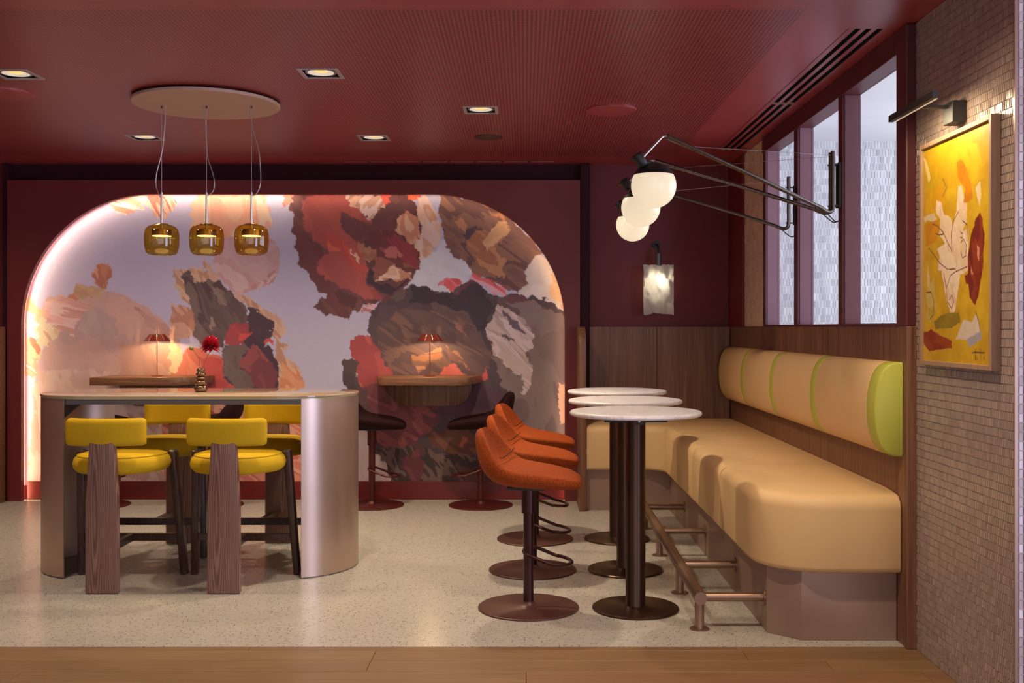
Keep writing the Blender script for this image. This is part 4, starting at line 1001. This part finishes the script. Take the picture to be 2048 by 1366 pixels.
# ------------------------------------------------------------------ yellow stools
def ystool():
    t = thing('yellow_stool', 'x', 'stool')
    # local: back toward -y, seat centre at origin
    prof = [(0.0, 0.588), (0.19, 0.588), (0.225, 0.594), (0.243, 0.612), (0.248, 0.636), (0.241, 0.662), (0.222, 0.680), (0.19, 0.690), (0.0, 0.694)]
    st = MB().lathe(prof, n=56, cap0=False, cap1=False).build('seat', M['yellow'], t, smooth=60)
    MB().tube([(0.2255*math.cos(2*PI*k/56), 0.2255*math.sin(2*PI*k/56), 0.6795) for k in range(56)], 0.0016, 6, True).build('piping', M['yellow'], st)
    slab = [(-0.083, 0.0), (0.083, 0.0), (0.081, 0.45), (0.066, 0.72), (0.060, 0.80), (-0.060, 0.80), (-0.066, 0.72), (-0.081, 0.45)]
    MB().prism(slab, lambda p, h: (p[0], h, p[1]), -0.288, -0.243).build('slab_leg', M['ash'], t, smooth=30, bevel=0.009, bseg=3)
    # padded curved backrest
    bm_ = MB(); sec = rrect(0.060, 0.142, 0.028, 6); n = len(sec); N = 25; Rb = 0.42
    for i in range(N):
        u = -1+2*i/(N-1); e = abs(u); q = 1.0 if e < 0.88 else math.sqrt(max(0.0, 1-((e-0.88)/0.12)**2))*0.72+0.28
        a = u*0.5; cx_, cy_ = Rb*math.sin(a), -0.262+Rb*(1-math.cos(a))
        for (p0, p1) in sec: bm_.v.append((cx_-math.sin(a)*p0*q, cy_+math.cos(a)*p0*q, 0.816+p1*(0.82+0.18*q if e > 0.88 else 1)))
    for i in range(N-1):
        for k in range(n):
            j = (k+1) % n; bm_.f.append((i*n+k, i*n+j, (i+1)*n+j, (i+1)*n+k))
    bm_.f.append(tuple(range(n))); bm_.f.append(tuple(range((N-1)*n+n-1, (N-1)*n-1, -1))); bm_.mi = [0]*len(bm_.f)
    bm_.build('backrest', M['yellow'], t, smooth=70)
    for sx in (1, -1):
        a, b_ = Vector((sx*0.245, 0.07, 0.690)), Vector((sx*0.280, 0.155, 0.0))
        mb = MB(); dx = Vector((0.0, 0.032, 0)); dy = Vector((0.020, 0, 0))
        vs = [b_-dx*0.8-dy*.9, b_+dx*0.8-dy*.9, b_+dx*0.8+dy*.9, b_-dx*0.8+dy*.9, a-dx-dy, a+dx-dy, a+dx+dy, a-dx+dy]
        mb.add(vs, [(0,3,2,1),(4,5,6,7),(0,1,5,4),(1,2,6,5),(2,3,7,6),(3,0,4,7)])
        mb.build('leg', M['ashdark'], t, smooth=30, bevel=0.008, bseg=3)
    MB().box((-0.258, 0.115, 0.188), (0.258, 0.145, 0.228)).build('stretcher', M['ashdark'], t, smooth=0, bevel=0.003)
    MB().box((-0.015, -0.25, 0.188), (0.015, 0.116, 0.228)).build('stretcher', M['ashdark'], t, smooth=0, bevel=0.003)
    return t
ys0 = ystool()
spots = [(-2.145, 5.60, 0, 'yellow stool at the left front of the high table, back to viewer'),
         (-1.528, 5.60, 0, 'yellow stool at the right front of the high table, back to viewer'),
         (-2.165, 6.32, PI, 'yellow stool behind the high table at left, facing the viewer'),
         (-1.545, 6.32, PI, 'yellow stool behind the high table at right, partly hidden by metal end')]
for i, (x_, y_, rz, lab) in enumerate(spots):
    o = ys0 if i == 0 else copy_tree(ys0)
    o.location = (x_, y_, 0); o.rotation_euler = (0, 0, rz); tag(o, lab, 'stool', 'yellow stools at the high table')

# ------------------------------------------------------------------ vase and flowers
VX, VY, VZ = -1.852, 6.0, 0.983
prof = [(0.0, 0.0), (0.026, 0.0)]
zc = 0.0
for r_, h_ in ((0.0385, 0.036), (0.034, 0.030), (0.027, 0.022), (0.0285, 0.024), (0.024, 0.022)):
    for k in range(1, 10):
        a = PI*k/10; prof.append((r_*0.62+r_*0.38*math.sin(a), zc+h_*(1-math.cos(a))/2))
    zc += h_
prof += [(0.014, zc), (0.014, zc+0.002), (0.011, zc+0.002), (0.011, zc-0.09)]
vs_ = MB().lathe(prof, n=32, cap0=False).build('bubble_vase', M['vase'], None, smooth=50); vs_.location = (VX, VY, VZ)
tag(vs_, 'small stacked-bubble bronze lustre vase on the high table', 'vase')
fl = thing('dahlia', 'deep red dahlia on a thin stem in the bubble vase', 'flower', (VX, VY, VZ+0.10))
hd = Vector((0.056, 0.0, 0.162))
MB().tube(bez([(0.004, 0, 0.0), (0.012, 0, 0.03), (0.032, 0, 0.09), hd-Vector((0.004, 0, 0.03))], 8), 0.0017, 8).build('stem', M['green'], fl)
pm = MB(); nP = 120
for k in range(nP):
    z_ = 1-1.72*(k+.5)/nP; r_ = math.sqrt(max(0, 1-z_*z_)); a = k*2.39996
    dr = Vector((r_*math.cos(a), r_*math.sin(a), z_)); dr.normalize()
    sd_ = dr.cross(Vector((0.1, 0.2, 1))).normalized(); up_ = sd_.cross(dr); Lp = random.uniform(0.054, 0.070); wd = 0.012
    b0 = hd+dr*0.012; m0 = hd+dr*(Lp*0.62)+up_*0.003; tp = hd+dr*Lp+up_*0.006
    pm.add([b0-sd_*0.004, b0+sd_*0.004, m0+sd_*wd+up_*0.004, m0-sd_*wd+up_*0.004, tp, m0], [(0, 1, 5), (1, 2, 5), (0, 5, 3), (2, 4, 5), (3, 5, 4)])
pm.build('flower_head', M['petal'], fl, smooth=0)
bd = thing('dahlia_bud', 'green dahlia bud on a bent stem in the bubble vase', 'flower', (VX, VY, VZ+0.10))
bh = Vector((-0.054, 0.0, 0.148))
MB().tube(bez([(-0.003, 0, 0.0), (-0.006, 0, 0.05), (-0.012, 0, 0.09), (-0.035, 0, 0.125), bh], 8), 0.0017, 8).build('stem', M['green'], bd)
MB().lathe([(0.002, -0.012), (0.010, -0.008), (0.0145, 0.0), (0.012, 0.008), (0.006, 0.013), (0.001, 0.014)], bh, 14).build('bud_head', M['bud'], bd, smooth=50)

# ------------------------------------------------------------------ pendant cluster over the high table
PCX, PCY = -1.795, 5.92
pd = thing('pendant_cluster', 'three amber glass pendants hanging from a round beige ceiling plate', 'pendant lamp', (PCX, PCY, CEIL))
MB().lathe([(0.40, -0.030), (0.404, -0.026), (0.404, -0.014), (0.36, -0.012)], n=96).build('ceiling_plate', M['canopy'], pd, smooth=30)
MB().lathe([(0.34, -0.012), (0.34, 0.0)], n=64).build('plate_spacer', M['dark'], pd, smooth=30)
cords = [[(0.018, -0.03), (0.018, -0.12), (0.004, -0.26), (-0.012, -0.33), (-0.030, -0.40), (-0.032, -0.46), (-0.014, -0.512), (-0.002, -0.522)],
         [(-0.018, -0.03), (-0.010, -0.10), (0.0, -0.24), (0.006, -0.31), (0.030, -0.38), (0.044, -0.44), (0.036, -0.49), (0.002, -0.516)],
         [(-0.014, -0.03), (-0.004, -0.10), (0.014, -0.18), (0.040, -0.27), (0.050, -0.36), (0.050, -0.45), (0.030, -0.50), (0.002, -0.516)]]
GZ = -0.700-0.171
gprof = [(0.030, 0.171), (0.052, 0.1685), (0.075, 0.159), (0.089, 0.142), (0.0945, 0.118), (0.0955, 0.085), (0.0935, 0.045), (0.086, 0.016), (0.074, 0.003), (0.056, 0.0)]
for i, dx in enumerate((-0.253, 0.0, 0.253)):
    MB().cyl((dx, 0, -0.53), (dx, 0, -0.028), 0.0014, 8).build('cable', M['steel'], pd)
    MB().cyl((dx, 0, -0.046), (dx, 0, -0.028), 0.005, 10).build('cable_grip', M['gun'], pd)
    MB().tube(bez([(dx+a, 0, b_*1.045) for a, b_ in cords[i]], 8), 0.0030, 8).build('power_cord', M['steel'], pd)
    MB().cyl((dx, 0, -0.735), (dx, 0, -0.519), 0.0058, 14).build('rod', M['steel'], pd)
    gs = MB().lathe(gprof, (dx, 0, GZ), 48, cap0=False, cap1=False).build('glass_shade', M['amber'], pd, smooth=60)
    MB().lathe([(0.037, GZ+0.171), (0.035, GZ+0.176), (0.010, GZ+0.178)], (dx, 0, 0), 28).build('shade_cap', M['brass'], gs)
    hdk = MB().lathe([(0.0545, GZ+0.108), (0.0545, GZ+0.142), (0.050, GZ+0.144), (0.008, GZ+0.144)], (dx, 0, 0), 36).build('lamp_head', M['brass'], pd)
    MB().lathe([(0.051, GZ+0.1055), (0.051, GZ+0.108)], (dx, 0, 0), 32).build('diffuser', M['ledwarm'], hdk)
    ring = MB().lathe([(0.0525, GZ+0.001), (0.0525, GZ-0.001), (0.058, GZ-0.001), (0.058, GZ+0.002)], (dx, 0, 0), 36, cap0=False, cap1=False).build('shade_lip', M['amber'], gs)
    sp = light('pendant_light', 'SPOT', (dx, 0, GZ+0.10), 28, (1.0, 0.80, 0.50), pd, spot_size=math.radians(80), spot_blend=0.6, shadow_soft_size=0.04)

# ------------------------------------------------------------------ recessed ceiling spots
OFF = OFFH+[(-4.1, 5.3), (-4.1, 7.08)]
DL = ['square recessed spotlight near the ceiling plate, in the nearer row', 'square recessed spotlight at the far left of the nearer row',
      'square recessed spotlight right of centre, between the two rows', 'square recessed spotlight in the back row, right of the pendants', 'square recessed spotlight in the back row, behind the pendant cables']
POW = [125, 120, 240, 135, 125]
for (x_, y_), lab, pw in zip(LIGHTS, DL, POW):
    t = thing('recessed_spotlight', lab, 'spotlight', (x_, y_, CEIL), 0, 'square recessed ceiling spotlights')
    fr = MB()
    o_, i_ = 0.102, 0.083
    for (a, b_, c_, d_) in ((-o_, o_, -o_, -i_), (-o_, o_, i_, o_), (-o_, -i_, -i_, i_), (i_, o_, -i_, i_)):
        fr.box((a, c_, -0.004), (b_, d_, 0.0))
    fr.build('frame', M['trimgrey'], t, smooth=0)
    h = 0.10; q = HS-0.0005
    MB().add([(-q,-q,0),(q,-q,0),(q,q,0),(-q,q,0),(-q,-q,h),(q,-q,h),(q,q,h),(-q,q,h)], [(4,5,6,7),(0,1,5,4),(1,2,6,5),(2,3,7,6),(3,0,4,7)]).build('housing', M['black'], t, smooth=0)
    MB().lathe([(0.078, 0.004), (0.080, 0.010), (0.080, 0.022), (0.070, 0.024), (0.068, 0.004), (0.078, 0.004)], n=40, cap0=False, cap1=False).build('gimbal_ring', M['steel'], t, smooth=50)
    rf = MB().lathe([(0.066, 0.003), (0.058, 0.006), (0.046, 0.009), (0.034, 0.011)], n=40, cap0=False, cap1=False).build('reflector', M['spotlens'], t, smooth=60)
    MB().lathe([(0.0335, 0.0095), (0.0335, 0.0115)], n=28).build('led_chip', M['spotcob'], rf)
    light('spot_beam', 'SPOT', (0, 0, -0.008), pw, (1.0, 0.80, 0.56), t, spot_size=math.radians(136), spot_blend=1.0, shadow_soft_size=0.05)
# unseen spots added outside the picture to light the bench and floor
src = bpy.data.objects['recessed_spotlight']
OL = ['square recessed spotlight in front of the bench, outside the picture', 'square recessed spotlight near the tiled pier, outside the picture', 'square recessed spotlight in the front row, right, outside the picture',
      'square recessed spotlight in the front row, left, outside the picture', 'square recessed spotlight beyond the left edge, nearer row', 'square recessed spotlight beyond the left edge, back row']
for (x_, y_), lab, pw in zip(OFF, OL, (180, 50, 40, 35, 55, 60)):
    t = copy_tree(src); t.location = (x_, y_, CEIL); tag(t, lab, 'spotlight', 'square recessed ceiling spotlights')
    for ch in t.children_recursive:
        if ch.type == 'LIGHT': ch.data = ch.data.copy(); ch.data.energy = pw
# ceiling discs
def disc(x_, y_, r, mat_, name, label, cat, hgt):
    tag(MB().lathe([(r, -hgt), (r+0.004, -hgt+0.003), (r+0.004, 0.0)], n=56).build(name, mat_, None, smooth=30), label, cat).location = (x_, y_, CEIL)
disc(0.505, 6.16, 0.143, M['ceil'], 'ceiling_speaker', 'round red speaker cover on the ceiling in front of the globe lamps', 'speaker', 0.012)
disc(-2.83, 5.72, 0.143, M['ceil'], 'ceiling_speaker', 'round red speaker cover on the ceiling at the left edge', 'speaker', 0.012)
disc(-0.245, 7.05, 0.092, M['stoolbase'], 'smoke_grille', 'small dark brown round cover on the ceiling', 'vent', 0.008)

# ------------------------------------------------------------------ globe lamps on long swing arms
def globe_lamp(label, mount, globe, mi):
    """mount: wall point (tube foot), globe: centre of the globe"""
    t = thing('globe_lamp', label, 'wall lamp', (mount[0], mount[1], mount[2]), 0, 'globe lamps on long arms')
    m0 = Vector(mount); g_ = Vector(globe)-m0
    hx = Vector((g_.x, g_.y, 0)); hl = hx.length; hx.normalize()
    tz0, tz1 = -0.0, 0.32
    fx = -0.040                                     # standing tube stands off the mullion
    foot = Vector((fx, 0, 0.01))
    top = Vector((fx, 0, tz1)); 
    knee = hx*(hl-0.055)+Vector((0, 0, 0.31)); knee2 = hx*(hl+0.075)+Vector((0, 0, 0.185))
    pts = [top, Vector((fx, 0, 0.16)), Vector((fx, 0, 0.045))]
    d1 = (knee-foot).normalized()
    for k in range(1, 7):
        a = k/7; p0, p1, p2 = Vector((fx, 0, 0.045)), Vector((fx, 0, -0.012)), foot+d1*0.075+Vector((0,0,-0.006))
        pts.append(p0*(1-a)**2+p1*2*a*(1-a)+p2*a*a)
    pts += [foot+d1*0.085+Vector((0,0,-0.004)), foot+d1*(knee-foot).length*0.5, knee-d1*0.03]
    MB().tube(pts, 0.0105, 14).build('arm', M['gun'], t, smooth=60)
    kn = [knee-d1*0.14, knee-d1*0.02]
    MB().tube(kn, 0.0125, 14).build('sleeve', M['gun'], t, smooth=50)
    d2 = (knee2-knee).normalized()
    kp = [knee-d1*0.025]
    for k in range(1, 6):
        a = k/6; kp.append((knee-d1*0.02)*(1-a)**2+knee*2*a*(1-a)+(knee+d2*0.02)*a*a)
    kp += [knee+d2*0.025, knee2]
    MB().tube(kp, 0.0065, 12).build('head_rod', M['steel'], t, smooth=60)
    R_g = 0.103
    MB().lathe([(0.023, -0.030), (0.025, -0.027), (0.025, 0.027), (0.023, 0.030)], knee2, 24, axis=(Vector(g_)-knee2)).build('clamp', M['black'], t, smooth=40)
    MB().cyl(knee2+hx*0.02, knee2+hx*0.045, 0.006, 10).build('clamp_knob', M['gun'], t)
    pr_ = []
    for k in range(0, 15):
        a = math.radians(-90+118*k/14); pr_.append((max(0.0005, R_g*math.cos(a)), R_g*math.sin(a)))
    MB().lathe(pr_, g_, 48, cap1=False).build('glass_globe', M['opal'], t, smooth=60)
    pc = []
    for k in range(0, 11):
        a = math.radians(28+62*k/10); pc.append((max(0.0005, (R_g+0.0015)*math.cos(a)), (R_g+0.0015)*math.sin(a)))
    MB().lathe(pc, g_, 48, cap0=False).build('cap', M['black'], t, smooth=60)
    MB().cyl(g_+Vector((0, 0, 0.09)), knee2, 0.016, 16).build('neck', M['black'], t)
    # wall bracket
    MB().box((-0.012, -0.012, 0.035), (0.0, 0.012, 0.265)).build('wall_plate', M['black'], t, smooth=0, bevel=0.001)
    for z_ in (0.045, 0.255):
        MB().tube([Vector((0, 0, z_)), Vector((-0.055, 0, z_))], 0.004, 8).build('bracket_pin', M['gun'], t)
    # stay cable and supply cable
    MB().tube([top+Vector((0, 0, -0.02)), foot+d1*((knee-foot).length-0.15)], 0.0010, 6).build('stay_wire', M['steel'], t)
    MB().tube(bez([foot+d1*0.05+Vector((0, 0, -0.012)), Vector((-0.03, 0, -0.035)), Vector((0.0, 0, -0.03))], 8), 0.003, 8).build('supply_cable', M['black'], t)
globe_lamp('globe lamp with black cap nearest the viewer, the largest of three', (1.604, 5.335, 1.925), (0.588, 4.80, 1.998), 0)
globe_lamp('middle one of the three globe lamps on long arms', (1.604, 5.372, 1.925), (0.612, 5.55, 1.984), 1)
globe_lamp('globe lamp farthest back, the smallest of three', (1.604, 6.23, 1.925), (0.672, 6.55, 1.990), 1)

# ------------------------------------------------------------------ crumpled paper wall lamp
SX, SY = 1.033, 8.10
pw_ = thing('paper_wall_lamp', 'small wall lamp with a crumpled white paper shade on the deep red wall', 'wall lamp', (SX, BACK-0.0005, 2.0))
MB().cyl((0, -0.010, 0.0), (0, 0, 0.0), 0.032, 28).build('wall_rose', M['black'], pw_, smooth=40)
MB().tube(bez([(0, -0.01, 0.0), (0, -0.08, -0.005), (0, -0.13, -0.03), (0, -0.14, -0.075)], 8), 0.007, 10).build('arm', M['black'], pw_)
MB().lathe([(0.024, -0.175), (0.024, -0.075), (0.020, -0.072)], (0, -0.14, 0), 24).build('socket', M['champdark'], pw_, smooth=40)
MB().lathe([(0.001, -0.27), (0.018, -0.262), (0.030, -0.238), (0.026, -0.205), (0.016, -0.176)], (0, -0.14, 0), 20).build('bulb', M['ledsoft'], pw_, smooth=60)
gw, gh = 26, 38
for s_, nm in ((-1, 'shade_front'), (1, 'shade_back')):
    us, vs2 = np.meshgrid(np.linspace(-1, 1, gw), np.linspace(0, 1, gh))
    nzx = vnoise((us+2)*3, vs2*5, 61+s_); nz2 = vnoise((us+2)*8, vs2*12, 71+s_)
    bulge = 0.05*(1-us**2)*np.exp(-((vs2-0.42)/0.33)**2)
    X_ = us*(0.118+0.010*(nzx-.5)); Zp = -0.165-vs2*0.375-0.014*us*us*(vs2 > .5)+0.012*(nz2-.5)
    Y_ = -0.14+s_*(bulge+0.006)+0.050*(nzx-.5)+0.022*(nz2-.5)
    grid_mesh(nm, np.stack([X_, Y_, Zp], -1), np.ones((gh, gw, 3)), M['paper'], pw_)
light('bulb_light', 'POINT', (0, -0.14, -0.29), 1.0, (1.0, 0.88, 0.70), pw_, shadow_soft_size=0.02)
